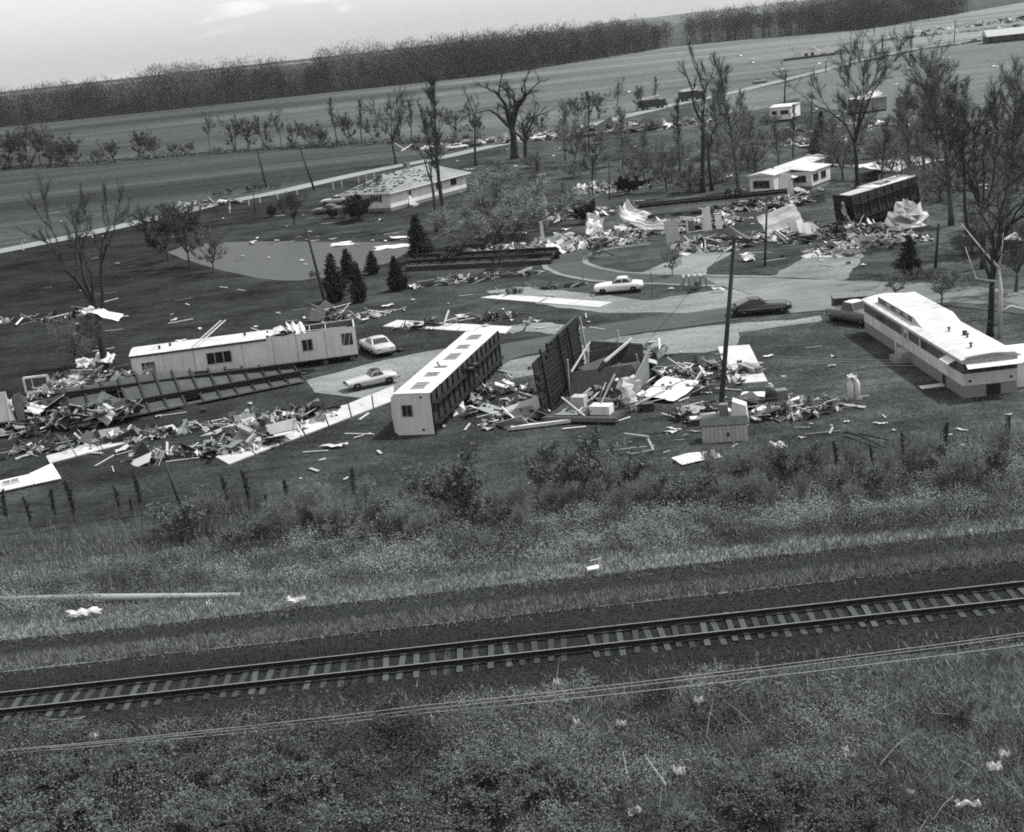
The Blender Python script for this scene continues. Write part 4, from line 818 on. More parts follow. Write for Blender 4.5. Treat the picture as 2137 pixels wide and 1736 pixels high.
for q in [((.2, -3.6, .4), (1.9, -4.5, 2.6)), ((.0, -1.2, .4), (2.4, -2.6, 1.5)), ((-.2, -2.4, .5), (3.4, -2.8, 1.0)), ((5.4, -1.2, .4), (5.8, -1.3, 3.1)), ((.6, -1.6, .5), (1.4, -3.4, .7)), ((3.6, -1.4, .45), (2.0, -3.9, .9)), ((7.0, -4.6, .4), (6.9, -4.3, 2.6)), ((-.4, -3.1, .46), (1.2, -1.0, 1.2))]:
    MB().bar(q[0], q[1], .12, .08).build('stud', 'pale', T)
m = MB(); m.crumple((1.6, -5.0, 1.5), 1.0, 1.9, .3, 5, 8, rotm(1.35, .2, 1.0), curl=.4); m.build('torn_sheet', 'white', T)
m = MB(); m.crumple((2.6, -5.2, 1.5), 1.0, 1.3, .25, 6, 8, rotm(1.2, .3, .5), curl=.5); m.build('torn_sheet', 'offwhite', T)
MB().bx(.0, .9, -4.6, -3.3, .43, .98).build('fallen_cabinet', 'white', T); MB().bx(.9, 1.7, -2.6, -1.7, .43, 1.3).build('fallen_cabinet', 'pale', T)
MB().bx(3.9, 5.2, -3.5, -2.4, 1.0, 1.9).build('fallen_cabinet', 'pale', T)
MB().slab([(-.4, -1.0, .5), (2.2, -1.6, .52), (2.3, -2.9, .5), (-.3, -2.6, .5)], .03).build('floor_sheet', 'mid', T)
o = MB(); o.slab([(0, 0, 0), (2.8, 2.0, .5), (2.2, 3.4, .7), (-.5, 2.4, .3)], .03); tag(o.build('plywood_sheet', 'pale'), 'dusty tan sheet lying at the left foot of the black standing floor', 'sheet').location = (.1, 83.3, .05)
tag(MB().slab([(0, 0, .1), (3.8, .2, .12), (3.8, .45, .1), (0, .3, .1)], .2).build('fallen_beam', 'offwhite'), 'long pale beam lying on the lawn in front of the black standing floor', 'beam').location = (-.15, 81.2, 0)
# ---- standing trailer with torn roof, left
A, B = at(283, 800, .55), at(746, 738, .55); A.z = B.z = 0; L = (B - A).length; WD = 3.25; Z0, Z1 = .55, 2.72
T = thing('torn_roof_mobile_home', 'pale mobile home with its roof peeled off at the right end, standing at left', 'mobile home', A, heading(A, B))
MB().bx(0, L, -.04, WD, Z0 - .08, Z0 + .04).build('floor', 'wood_dark', T)
def wall_with_holes(name, parent, p, u, w, z0, z1, holes, mat, t=.07):
    p, u = Vector(p), Vector(u); m = MB(); xs_ = sorted(set([0, w] + [h[0] for h in holes] + [h[1] for h in holes]))
    for x0, x1 in zip(xs_[:-1], xs_[1:]):
        zz = [(z0, z1)]
        for h in holes:
            if h[0] <= x0 + 1e-6 and x1 - 1e-6 <= h[1]: zz = [(z0, h[2]), (h[3], z1)]
        for c0, c1 in zz:
            if c1 - c0 > .01: m.slab([p + u * x0 + Vector((0, 0, c0)), p + u * x1 + Vector((0, 0, c0)), p + u * x1 + Vector((0, 0, c1)), p + u * x0 + Vector((0, 0, c1))], t)
    return m.build(name, mat, parent)
hl = [(.7, 1.75, .75, 2.1), (5.75, 7.75, 1.25, 2.25), (13.3, 14.2, 1.3, 2.3), (L - 1.1, L - .22, 1.35, 2.35)]
wall_with_holes('front_wall', T, (0, 0, 0), (1, 0, 0), L, Z0, Z1, hl, 'pale_wall')
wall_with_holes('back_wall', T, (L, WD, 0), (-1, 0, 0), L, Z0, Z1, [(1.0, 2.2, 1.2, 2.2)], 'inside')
wall_with_holes('end_wall', T, (L, 0, 0), (0, 1, 0), WD, Z0, Z1, [(.5, 1.3, 1.2, 2.2)], 'pale_wall'); wall_with_holes('end_wall', T, (0, WD, 0), (0, -1, 0), WD, Z0, Z1, [(.8, 2.2, 1.2, 2.2)], 'pale_wall')
for h in hl[1:3]: window(T, (h[0], -.055, h[2]), (1, 0, 0), (0, 0, 1), h[1] - h[0], h[3] - h[2], 2 if h[1] - h[0] > 1.2 else 1, 'pale')
for h in hl[1:3]: MB().bx(h[0] + .05, h[1] - .05, -.07, -.055, (h[2] + h[3]) / 2 - .02, (h[2] + h[3]) / 2 + .02).build('sash_bar', 'pale', T)
for x in (hl[3][0] + .1, hl[3][0] + .5): MB().bar((x, .02, 1.35), (x + .25, .05, 2.35), .05).build('bare_stud', 'pale', T)
for x in (.95, 1.35): MB().bar((x, .05, .75), (x + .03, .05, 2.1), .07).build('bare_stud', 'wood', T)
MB().bx(9.65, 10.15, -.08, -.0, 1.72, 1.88).build('wall_vent', 'white', T)
for x in (2.4, 4.8, 8.6, 11.0, 12.9, 15.2): MB().bx(x, x + .035, -.078, -.07, Z0, Z1).build('wall_seam', 'mid', T)
for x in (4.0, 8.6, 12.6, 15.0): MB().bx(x, x + .07, .08, WD - .08, Z0, Z1 - .25).build('partition', 'inside', T)
xr = 10.6; m = MB()
for i in range(6):
    x0, x1 = xr * i / 6 - (.12 if i == 0 else 0), xr * (i + 1) / 6 - .01
    MB().loft([[(x, -.14, Z1), (x, -.14, Z1 + .07), (x, .4, Z1 + .16), (x, WD / 2, Z1 + .26), (x, WD - .4, Z1 + .16), (x, WD + .14, Z1 + .07), (x, WD + .14, Z1)] for x in (x0, x1)]).build('roof_panel', 'white_roof', T)
MB().bx(-.12, xr, -.17, -.142, Z1 - .1, Z1 + .05).build('eave_trim', 'dark', T)
m = MB(); m.crumple((11.7, WD / 2, Z1 + .15), 2.3, WD + .2, .22, 8, 9, rotm(0, .05, 0)); m.build('torn_roof_sheet', 'white_roof', T)
m = MB(); m.crumple((13.0, WD / 2 + .2, Z1 + .12), 1.6, WD - .3, .35, 9, 9, rotm(.15, .1, .1)); m.build('torn_roof_sheet', 'white', T)
m = MB(); m.crumple((12.3, .5, Z1 + .22), 1.2, 1.0, .2, 19, 6, rotm(-.2, .3, .6)); m.build('torn_roof_sheet', 'dark', T)
for y in (-.02, WD): MB().bx(xr, L + .03, y - .05, y + .05, Z1, Z1 + .07).build('top_plate', 'pale', T)
MB().bx(L - .05, L + .05, .05, WD - .05, Z1, Z1 + .07).build('top_plate', 'pale', T)
for x in (14.0, 15.3): MB().bx(x, x + .06, .06, WD - .06, Z1 - .06, Z1 + .0).build('ceiling_joist', 'pale', T)
MB().bar((13.6, .5, Z1 + .1), (17.0, .3, Z1 + .06), .09).build('loose_board', 'pale', T)
for x, y in ((3.0, 1.2), (8.9, 1.4), (2.2, .7)): MB().tube([(x, y, Z1 + .2), (x, y, Z1 + .46)], .1, 8).build('roof_vent', 'dark', T)
for x in (1.2, 4.5, 8, 11.5, 15, L - .4):
    for y in (.5, WD - .5): MB().bx(x - .2, x + .2, y - .2, y + .2, 0, Z0 - .08).build('support_block', 'mid', T)
underside(T, (0, WD, Z0 - .08), (1, 0, 0), (0, -1, 0), L, WD, 2.2, seed=9)
# lattice mast on that roof
def lattice(name, label, a, b, w, cat, mat='offwhite', n=12):
    a, b = Vector(a), Vector(b); t = thing(name, label, cat, a); d = b - a; s = d.cross(Vector((0, 0, 1))).normalized() * w
    for e in (-1, 1): MB().bar(s * e / 2, d + s * e / 2, .05).build('side_rail', mat, t)
    for i in range(n): p = d * ((i + .5) / n); MB().bar(p - s / 2, p + s / 2, .04).build('rung', mat, t)
    return t
lattice('ladder', 'pale ladder lying across the torn-roof mobile home and over its back edge', at(406, 722, 2.98), at(466, 668, 3.45), .42, 'ladder', n=13)
# ---- overturned floor frame in front of it
def floor_frame(name, label, A, B, wd, z0, z1, beams=(.22, .78), step=1.2, cat='trailer frame', seed=1, wheels=(), gaps=.1, skirt=True, panel='panel_under', tilt=0):
    A, B = Vector(A), Vector(B); L = (B - A).length; t = thing(name, label, cat, A, heading(A, B)); g = rg(seed); k = max(2, int(L / step))
    tl = tilt if callable(tilt) else (lambda x: tilt)
    zf = lambda x, y: z0 + (z1 - z0) * x / L + tl(x) * y
    if skirt:
        for y in (.06, wd - .06): MB().slab([(0, y, .0), (L, y, .0), (L, y, zf(L, y) - .06), (0, y, zf(0, y) - .06)], .05).build('crushed_wall', 'dark', t)
    for i in range(k):
        x0, x1 = L * i / k, L * (i + 1) / k
        for y0, y1 in ((.05, wd * beams[0] - .05), (wd * beams[0] + .05, wd * beams[1] - .05), (wd * beams[1] + .05, wd - .05)):
            if g.random() < gaps: continue
            MB().slab([(x0 + .06, y0, zf(x0, y0) - .04), (x1 - .06, y0, zf(x1, y0) - .04), (x1 - .06, y1, zf(x1, y1) - .04), (x0 + .06, y1, zf(x0, y1) - .04)], .03).build('floor_panel', panel, t)
    for i in range(k + 1):
        x = min(max(L * i / k, .05), L - .05); MB().bar((x, 0, zf(x, 0) + .05), (x + g.uniform(-.05, .05), wd, zf(x, wd) + .05), .16, .18).build('cross_member', 'steel_dark', t)
    for b_ in beams:
        y = wd * b_; m = MB(); dz = Vector((0, 0, .15)); p, q = Vector((0, y, zf(0, y) + .26)), Vector((L, y, zf(L, y) + .26))
        m.bar(p, q, .12, .38); m.bar(p + dz * 1.2, q + dz * 1.2, .3, .06); m.bar(p - dz, q - dz, .2, .03); m.build('chassis_beam', 'steel_dark', t)
    for y in (.03, wd - .03): MB().bar((0, y, zf(0, y) + .03), (L, y, zf(L, y) + .03), .07, .16).build('edge_beam', 'wood', t)
    for x in wheels:
        MB().bar((x, .1, zf(x, .1) + .5), (x, wd - .1, zf(x, wd) + .5), .08).build('axle', 'steel_dark', t)
        for y in (.3, wd - .3): tyre_at(t, (x, y, zf(x, y) + .66), .46, .26, 'Y')
    return t
FT = floor_frame('overturned_trailer', 'long overturned trailer floor with black ladder-like chassis in front of the torn-roof home', (-31.0, 93.2, 0), (-15.4, 100.2, 0), 3.1, .3, .2, seed=4, tilt=lambda x: min(.72, .72 - (x - 6.5) * .045), beams=(.26, .76), skirt=False, step=1.3, gaps=.24)
for i in range(9): MB().slab([(i * 1.9, 3.04, 0), (i * 1.9 + 1.8, 3.04, 0), (i * 1.9 + 1.8, 3.04, .2 + 3.0 * min(.72, .72 - (i * 1.9 - 4.7) * .045)), (i * 1.9, 3.04, .2 + 3.0 * min(.72, .72 - (i * 1.9 - 6.5) * .045))], .05).build('crushed_wall', 'dark', FT)
for y in (-1, 1): MB().bar((16.95, 1.45 + y * .7, .55 + y * .08), (18.4, 1.45, .5), .08, .14).build('hitch_bar', 'steel_dark', FT)
floor_frame('overturned_trailer', 'overturned trailer floor with four tyres in the air beside the pond', (-9.9, 147.6, 0), (5.9, 141.9, 0), 3.3, .55, .55, seed=5, wheels=(4.3, 5.3), step=1.35, gaps=.04, tilt=.16)
floor_frame('overturned_trailer', 'overturned dark trailer chassis raised on wreckage behind the crumpled white sheets', (18.4, 168.6, 0), (36.4, 164.9, 0), 3.2, 1.15, 1.5, seed=6, wheels=(11.2, 12.4), gaps=.35, skirt=False)
t = thing('trailer_wreck', 'black trailer side beam with grey wall sheet standing at the left edge of the picture', 'trailer wreck', (-39.5, 94.6, 0), heading((-38.5, 95.0), (-31.5, 95.8)))
m = MB(); m.bx(0, 8.1, 0, .12, .1, .72); m.build('side_beam', 'tar', t); MB().bx(-.1, 8.2, -.12, .22, .72, .78).build('flange', 'steel_dark', t); MB().bx(-.1, 8.2, -.12, .22, .04, .1).build('flange', 'steel_dark', t)
MB().slab([(.0, .6, .6), (3.6, .5, .55), (3.15, .9, 2.85), (0, .9, 3.0)], .06).build('wall_sheet', 'pale_wall', t); MB().slab([(3.7, .5, .3), (3.9, 2.2, .3), (3.8, 2.2, 2.4), (3.6, .5, 2.4)], .06).build('wall_sheet', 'dark', t)
MB().bar((3.3, .4, .5), (3.25, .6, 2.9), .1).build('corner_post', 'white', t)
# ---- wreck cluster behind: single sheets and panels
def sheet_thing(name, label, x, y, sx, sy, rot, mat, seed, amp=.25, z=.5, curl=0, cat='sheet', group=None, rag=.25, n=8):
    o = MB().crumple((0, 0, 0), sx, sy, amp, seed, n, rotm(*rot), 0, rag, curl).build(name, mat); p = at(x, y); o.location = (p.x, p.y, z)
    md = o.modifiers.new('thickness', 'SOLIDIFY'); md.thickness = .03
    return tag(o, label, cat, group)
sheet_thing('crumpled_sheet', 'tall folded white metal sheet standing in the wreckage at the picture centre', 1238, 500, 2.6, 3.6, (1.1, .5, .4), 'white', 21, .35, 1.4, .6)
sheet_thing('crumpled_sheet', 'curled bright white sheet left of the overturned raised chassis', 1325, 478, 3.6, 2.6, (.7, .5, -.4), 'white', 22, .3, 1.5, .8)
sheet_thing('crumpled_sheet', 'long bent white roof sheet under the raised chassis', 1370, 487, 5.5, 1.6, (.5, .1, -.12), 'pale', 23, .25, .8, .6)
sheet_thing('crumpled_sheet', 'flat white sheet lying by the large pale bush', 1095, 522, 4.6, 1.4, (.15, .05, .1), 'offwhite', 24, .18, .35)
sheet_thing('crumpled_sheet', 'jagged white sheet at the right end of the frame with four tyres', 1160, 530, 2.8, 1.8, (.5, .3, .3), 'white', 25, .4, .7)
sheet_thing('crumpled_sheet', 'pale sheet propped behind the frame with four tyres', 1190, 507, 4.2, 1.5, (.5, .1, .35), 'pale', 26, .3, .7)
sheet_thing('crumpled_sheet', 'white pond-edge sheet left of the floating foam', 712, 508, 3.0, 1.0, (.05, 0, .2), 'white', 27, .08, .1)
sheet_thing('floating_sheet', 'broken white foam sheets floating at the far right of the pond', 820, 516, 5.0, 2.4, (.03, .02, .1), 'white', 28, .12, .12)
sheet_thing('floating_sheet', 'white scraps floating near the far pond bank', 715, 512, 3.4, 1.4, (.03, .02, .1), 'offwhite', 29, .1, .1)
sheet_thing('white_mattress', 'white rounded mattress on the far bank of the pond', 834, 499, 2.4, 1.3, (.05, .1, .3), 'white', 30, .06, .3, rag=.05)
sheet_thing('roof_sheet', 'large kite-shaped white roof sheet lying on the lawn left of the tall pole', 1396, 822, 4.4, 2.7, (.10, -.03, 1.0), 'white', 31, .05, .28, .12, rag=.06)
sheet_thing('wall_sheet', 'speckled white sheet lying at the edge of the scrub below the pole', 1456, 960, 2.6, 1.25, (.1, .02, .3), 'white', 32, .05, .18, rag=.05)
sheet_thing('paper_sheet', 'twin white sheets on the lawn right of the tall pole', 1572, 826, 1.6, .9, (.05, 0, -.4), 'white', 33, .05, .12, rag=.05)
sheet_thing('crumpled_sheet', 'small crumpled white sheet on the lawn left of the solitary evergreen', 1563, 545, 1.6, 1.3, (.6, .2, .3), 'white', 34, .3, .45)
sheet_thing('crumpled_sheet', 'white rag of metal near the scrub right of the speckled sheet', 1626, 937, 1.0, .8, (.3, .2, .3), 'white', 35, .15, .25)
sheet_thing('wall_sheet', 'tan wall sheet leaning in the wreck across the road', 1630, 482, 5.0, 2.6, (.9, -.2, .35), 'pale', 36, .15, 1.3, rag=.08)
for i, (dx, h) in enumerate([(0, 2.2), (16, 2.0), (30, 1.7)]):
    p = at(1655 + dx, 500); tag(MB().slab([(0, 0, 0), (.75, .2, 0), (.4, .9, h), (-.3, .6, h)], .06).build('door_panel', ('pale', 'white', 'offwhite')[i]), ('grey door leaning on the tan wall sheet across the road', 'bright white door leaning in the wreck across the road', 'white leaning panel, right of the two leaning doors across the road')[i], 'door').location = p
for i, (x, y, w, h, mt, lb) in enumerate([(1392, 512, 1.5, 2.6, 'pale', 'tan upright wall fragment before the raised chassis'), (1470, 482, .9, 2.6, 'white', 'tall white narrow panel leaning before the raised chassis'), (1435, 486, 1.8, 1.6, 'offwhite', 'white window frame panel standing before the raised chassis'), (1495, 478, .7, 1.6, 'white', 'short white board leaning right of the tall narrow panel'), (1130, 508, .35, 2.6, 'offwhite', 'white post leaning by the large pale bush'), (1290, 505, 1.9, 1.2, 'pale', 'tan cabinet frame tipped on the road edge by the wreckage')]):
    p = at(x, y); tt = thing('wall_fragment', lb, 'panel', p, R.uniform(-.5, .2))
    if i in (2, 5):
        for q in [((0, 0, .05), (w, .3, .1)), ((0, .4, h), (w, .6, h)), ((0, 0, 0), (0, .4, h)), ((w, .3, 0), (w, .6, h))]: MB().bar(q[0], q[1], .22, .1).build('frame_board', mt, tt)
        MB().slab([(.1, .25, .1), (w * .45, .3, .1), (w * .45, .5, h * .8), (.1, .45, h * .8)], .04).build('panel', 'mid', tt)
    else: MB().slab([(0, 0, 0), (w, .2, 0), (w * 1.05 - .15, .5, h), (-.15, .3, h)], .09).build('panel', mt, tt)
# wall panel with windows at lower left
A, B = Vector((-32.6, 79.4, 0)), Vector((-28.6, 81.3, 0)); T = thing('fallen_wall_panel', 'bright white wall section with a row of windows lying at the lower left edge', 'wall', A, heading(A, B)); L = (B - A).length
m = MB(); m.slab([(-1, 0, .12), (L * .62, 0, .1), (L * .62, 1.35, .42), (-1, 1.35, .42)], .08); m.build('panel', 'white', T)
MB().slab([(L * .63, 0, .1), (L, -.1, .1), (L - .2, 1.55, .75), (L * .62, 1.36, .45)], .08).build('panel', 'white', T)
for x in (-.2, 1.0):
    w = window(T, (x, .55, .335), (1, 0, 0), (0, .973, .23), 1.05, .55, 1, 'offwhite', 'mid')
# ---- white mobile home with extension, back right
A, B = Vector((34.0, 176.0, 0)), Vector((45.0, 191.0, 0)); L = (B - A).length; WD = 3.4
T = thing('mobile_home', 'white mobile home with side extension and torn entry, behind the wreckage at right', 'mobile home', A, heading(A, B))
MB().bx(0, L, -WD, 0, .5, 2.9).build('wall', 'white', T); MB().bx(.1, L - .1, -WD + .1, -.1, 0, .5).build('skirting', 'mid', T)
MB().loft([[(x, .2, 2.9), (x, .2, 2.98), (x, -WD / 2, 3.3), (x, -WD - .2, 2.98), (x, -WD - .2, 2.9)] for x in (-.25, L * .5, L + .2)]).build('roof', 'white_roof', T)
window(T, (0, -.5, 1.3), (0, -1, 0), (0, 0, 1), 2.3, 1.0, 2, 'mid')
MB().tube([(4, -1.5, 3.1), (4, -1.5, 3.6)], .12, 8).build('chimney', 'dark', T)
E2 = MB(); E2.bx(5.2, 11.5, -WD - 3.0, -WD - .003, .7, 2.6); ex = E2.build('side_extension', 'white', T)
MB().bx(5.3, 11.4, -WD - 2.9, -WD - .1, 0, .7).build('extension_skirting', 'mid', ex)
MB().slab([(5.0, -WD - 3.2, 2.6), (11.7, -WD - 3.2, 2.6), (11.7, -WD, 2.95), (5.0, -WD, 2.95)], .07).build('extension_roof', 'offwhite', ex)
window(ex, (5.2, -WD - .5, 1.2), (0, -1, 0), (0, 0, 1), 1.7, .9, 1, 'mid')
for x in (5.6, 8.2): window(ex, (x, -WD - 3.0, 1.2), (1, 0, 0), (0, 0, 1), 1.7, 1.0, 1, 'mid')
MB().slab([(1.5, -WD - .1, 0), (3.2, -WD - 1.3, 0), (3.0, -WD - 1.1, 2.7), (1.6, -WD - .02, 2.8)], .07).build('torn_entry_wall', 'white', T)
MB().slab([(2.9, -WD - .1, 2.5), (4.4, -WD - .1, 2.5), (4.2, -WD - 1.6, 2.2), (2.7, -WD - 1.6, 2.2)], .07).build('entry_roof', 'white', T)
m = MB(); m.crumple((2.4, -WD - 2.6, .6), 2.2, 2.0, .4, 41, 7, rotm(.3, .2, 0)); m.build('torn_sheet', 'white', T)
# ---- tipped dark trailer right
A, B = Vector((38.9, 143.6, 0)), Vector((48.0, 150.0, 0)); L = (B - A).length
T = thing('tipped_mobile_home', 'mobile home tipped over with black underside raised toward the road, at right', 'mobile home', A, heading(A, B))
MB().add([(0, 0, .1), (L, 0, .9), (L, 2.6, .9), (0, 2.6, .1), (0, .5, 3.5), (L, .35, 4.0), (L, 3.0, 4.0), (0, 3.1, 3.5)], [(3, 2, 1, 0), (4, 5, 6, 7), (0, 1, 5, 4), (1, 2, 6, 5), (2, 3, 7, 6), (3, 0, 4, 7)]).build('body', 'tar', T)
u_ = Vector((L, 0, .8)); underside(T, (0, -.02, .1), u_, (0, .14, .99), L * .98, 3.3, 1.3, seed=12, mats=('tar', 'wood_dark', 'steel_dark'))
MB().slab([(L * .35, .4, 3.72), (L + .1, .33, 4.03), (L + .1, 3.0, 4.05), (L * .35, 3.0, 3.75)], .07).build('upturned_side', 'white', T)
MB().slab([(-.2, .5, 3.52), (L * .33, .42, 3.66), (L * .33, 2.2, 3.72), (-.2, 2.0, 3.55)], .07).build('upturned_side', 'pale', T)
MB().bx(L * .5, L * .66, 1.0, 2.0, 3.92, 3.99).build('window', 'glass', T)
m = MB(); m.crumple((-1.0, .4, 1.6), 3.0, 3.4, .4, 43, 8, rotm(1.2, .2, .7)); m.build('torn_wall', 'inside', T)
g_ = rg(55); o = MB(); n = 13
vs = []
for i in range(n):
    for j in range(n):
        th, ph = math.pi * i / (n - 1) * .55, 2 * math.pi * j / (n - 1); rr_ = 1.9 * g_.uniform(.72, 1.15)
        vs.append((rr_ * 1.25 * math.sin(th) * math.cos(ph), rr_ * .8 * math.sin(th) * math.sin(ph), rr_ * 1.55 * math.cos(th) - .2))
o.add(vs, [(i * n + j, i * n + j + 1, (i + 1) * n + j + 1, (i + 1) * n + j) for i in range(n - 1) for j in range(n - 1)])
o = o.build('crumpled_aluminium', 'alu'); p = at(1893, 475); o.location = p; tag(o, 'big shiny ball of crumpled sheet metal before the tipped black trailer', 'sheet metal')
# ---- pale collapsed roof and other back-lot trailers
A, B = Vector((51.5, 178.5, 0)), Vector((62.5, 186.5, 0)); L = (B - A).length; T = thing('collapsed_mobile_home', 'pale collapsed mobile home roof lying low behind the trees at right', 'mobile home', A, heading(A, B))
m = MB(); m.crumple((L / 2, 1.8, 1.5), L, 5.5, .25, 47, 10, rotm(.12, .02, 0), rag=.1); m.build('roof', 'white_roof', T)
for y in (0, 3.4): MB().slab([(0, y, 0), (L, y, 0), (L, y, 1.2), (0, y, 1.0)], .08).build('wall', 'pale', T)
MB().tube([(5, .8, 1.3), (5, .8, 1.9)], .15, 8).build('roof_vent', 'dark', T); MB().tube([(8, .8, 1.3), (8, .8, 1.8)], .15, 8).build('roof_vent', 'dark', T)
def small_home(name, label, A, B, wd, h, roof='white_roof', wall='white', cat='trailer', win=True, dam=0):
    A, B = Vector((*A, 0)), Vector((*B, 0)); L = (B - A).length; t = thing(name, label, cat, A, heading(A, B))
    MB().bx(0, L, 0, wd, .45, h).build('wall', wall, t); MB().bx(.1, L - .1, .1, wd - .1, 0, .45).build('skirting', 'dark', t)
    MB().loft([[(x, -.15, h), (x, -.15, h + .08), (x, wd / 2, h + .35), (x, wd + .15, h + .08), (x, wd + .15, h)] for x in (-.2, L + .2)]).build('roof', roof, t)
    if win:
        window(t, (L * .5, 0, h * .5), (1, 0, 0), (0, 0, 1), L * .4, h * .28, 1, 'mid')
        window(t, (L * .08, 0, h * .5), (1, 0, 0), (0, 0, 1), L * .25, h * .28, 0, 'mid')
    if dam: m = MB(); m.crumple((L * .6, wd / 2, h + .5), L * .6, wd, .5, dam, 7, rotm(.2, .3, 0)); m.build('torn_sheet', 'white', t)
    return t
small_home('small_trailer', 'small white trailer on the back lot with a wide window in its near end', (61.3, 290.5), (65.2, 288.6), 9.0, 3.0)
small_home('damaged_trailer', 'pale trailer with its roof torn open, seen through the big bare tree', at(1770, 238)[:2], at(1806, 238)[:2], 6.0, 3.0, wall='mid', dam=51)
small_home('open_shed', 'small white-roofed shed with dark opening on the back lot', at(1876, 228)[:2], at(1896, 228)[:2], 2.6, 2.6, wall='dark', win=False, cat='shed')
small_home('grey_shed', 'low grey-roofed shed at the right edge, behind the broken tree', at(2098, 545)[:2], at(2150, 548)[:2], 4.0, 1.9, roof='pale', wall='dark', win=False, cat='shed')
# ---- ranch house with stripped shingles
A = Vector((-14.8, 205.2, 0)); rz = math.radians(57); L, WD = 21.0, 8.5
T = thing('ranch_house', 'white single-storey house with hip roof missing shingles, between pond and road', 'house', A, rz)
MB().bx(0, L, 0, WD, .0, .5).build('foundation', 'mid', T); MB().bx(-.04, L + .04, -.04, WD + .04, .5, 2.85).build('wall', 'white', T)
ov = .7; zr = 2.82; zt = 5.1
def hip(name, x0, x1, y0, y1, z0, z1, mat):
    h = (y1 - y0) / 2; m = MB(); m.add([(x0, y0, z0), (x1, y0, z0), (x1, y1, z0), (x0, y1, z0), (x0 + h, y0 + h, z1), (x1 - h, y0 + h, z1)], [(0, 1, 5, 4), (1, 2, 5), (2, 3, 4, 5), (3, 0, 4), (3, 2, 1, 0)]); return m.build(name, mat, T)
rf = hip('roof', -ov, L + ov, -ov, WD + ov, zr, zt, 'shingle'); MB().bx(-ov - .02, L + ov + .02, -ov - .03, -ov + .0, zr - .16, zr + .02).build('fascia', 'white', rf); MB().bx(-ov - .03, -ov, -ov, WD + ov, zr - .16, zr + .02).build('fascia', 'white', rf)
hh = (WD + 2 * ov) / 2; sl_ = (zt - zr) / hh; g = rg(61)
for i in range(150):      # patches where shingles are gone
    side = g.random() < .62; w, d = g.uniform(.25, 1.1), g.uniform(.15, .5)
    if side: t_ = g.uniform(.1, .95) * hh; x = g.uniform(-ov + t_ + .2, L * .62 - .2); q = [(x, -ov + t_), (x + w, -ov + t_ + .1), (x + w * .8, -ov + t_ + d), (x - .1, -ov + t_ + d * .8)]; P3 = [(a_, b_, zr + sl_ * (b_ + ov) + .012) for a_, b_ in q]
    else: t_ = g.uniform(.05, .9) * hh; y = g.uniform(-ov + t_ + .2, WD + ov - t_ - .8); q = [(-ov + t_, y), (-ov + t_ + .05, y + w), (-ov + t_ + d, y + w * .8), (-ov + t_ + d * .8, y - .1)][::-1]; P3 = [(a_, b_, zr + sl_ * (a_ + ov) + .012) for a_, b_ in q]
    MB().slab(P3, .012).build('bare_patch', 'shingle_bare', rf)
m = MB(); m.bx(12.5, 13.3, 5.2, 6.0, 4.4, 5.8); m.build('chimney', 'mid', rf)
for x, w in ((.9 + 11.5, 1.5), (16.5, 1.6)): window(T, (x, -.08, 1.45), (1, 0, 0), (0, 0, 1), w, 1.0, 1, 'dark')
for y in (6.9, 3.1):
    wn = window(T, (-.08, y, 1.45), (0, -1, 0), (0, 0, 1), 1.15, .95, 1, 'white')
    for yy in (y + .45, y - 1.2): MB().bx(-.12, -.08, yy - .4, yy, 1.4, 2.45).build('shutter', 'dark', T)
d = MB().bx(4.6, 5.6, -.1, -.06, .55, 2.6).build('door', 'offwhite', T); window(d, (4.85, -.1, 1.6), (1, 0, 0), (0, 0, 1), .5, .75, 0, 'dark'); MB().bx(5.45, 5.52, -.15, -.1, 1.4, 1.5).build('handle', 'chrome', d)
MB().bx(4.4, 5.8, -1.0, -.08, 0, .3).build('step', 'concrete', T); MB().bx(4.4, 5.8, -.6, -.08, .3, .5).build('step', 'concrete', T)
MB().slab([(3.7, -.9, .3), (4.3, -.9, .3), (4.35, -.75, 1.7), (3.75, -.75, 1.7)], .05).build('storm_door', 'white', T)
# ---- far right brick house, ruin and lots along the road
p = at(2062, 92); T = thing('far_house', 'distant low house with pale gable roof at the upper right edge', 'house', p, math.radians(-8))
MB().bx(0, 17, 0, 9, 0, 2.9).build('wall', 'dark', T); MB().bx(.0, .02, 0, 9, 0, 0.01).build('sill', 'dark', T)
m = MB(); m.add([(-.6, -.7, 2.8), (17.6, -.7, 2.8), (17.6, 9.7, 2.8), (-.6, 9.7, 2.8), (-.6, 4.5, 5.2), (17.6, 4.5, 5.2)], [(0, 1, 5, 4), (2, 3, 4, 5), (0, 4, 3), (1, 2, 5), (3, 2, 1, 0)]); rf = m.build('roof', 'pale', T); MB().bx(11, 11.9, 5, 5.9, 4, 6.1).build('chimney', 'dark', rf)
for x in (2, 6.5, 12): window(T, (x, -.0, 1.2), (1, 0, 0), (0, 0, 1), 1.8, 1.1, 1, 'pale')
p = at(1672, 123); T = thing('ruined_house', 'roofless white remains of a house far off in the field', 'ruin', p, math.radians(14))
for q, mt in [([(0, 0, 0), (9, 0, 0), (9, 0, 2.6), (0, 0, 3.8)], 'white'), ([(9, 0, 0), (9, 7, 0), (9, 7, 4.6), (9, 0, 2.6)], 'white'), ([(0, 7, 0), (9, 7, 0), (9, 7, 4.2), (0, 7, 3)], 'offwhite'), ([(13, 2, 0), (15, 2, 0), (15, 2, 5.2), (13, 2, 5.4)], 'white')]: MB().slab(q, .2).build('wall', mt, T)
for x in (1.5, 4.5): MB().bx(x, x + 1.6, -.25, -.02, .9, 2.2).build('window_opening', 'dark', T)
MB().bx(-9, 15, -3.0, -1.0, 0, 1.0).build('rubble_foundation', 'dark', T)
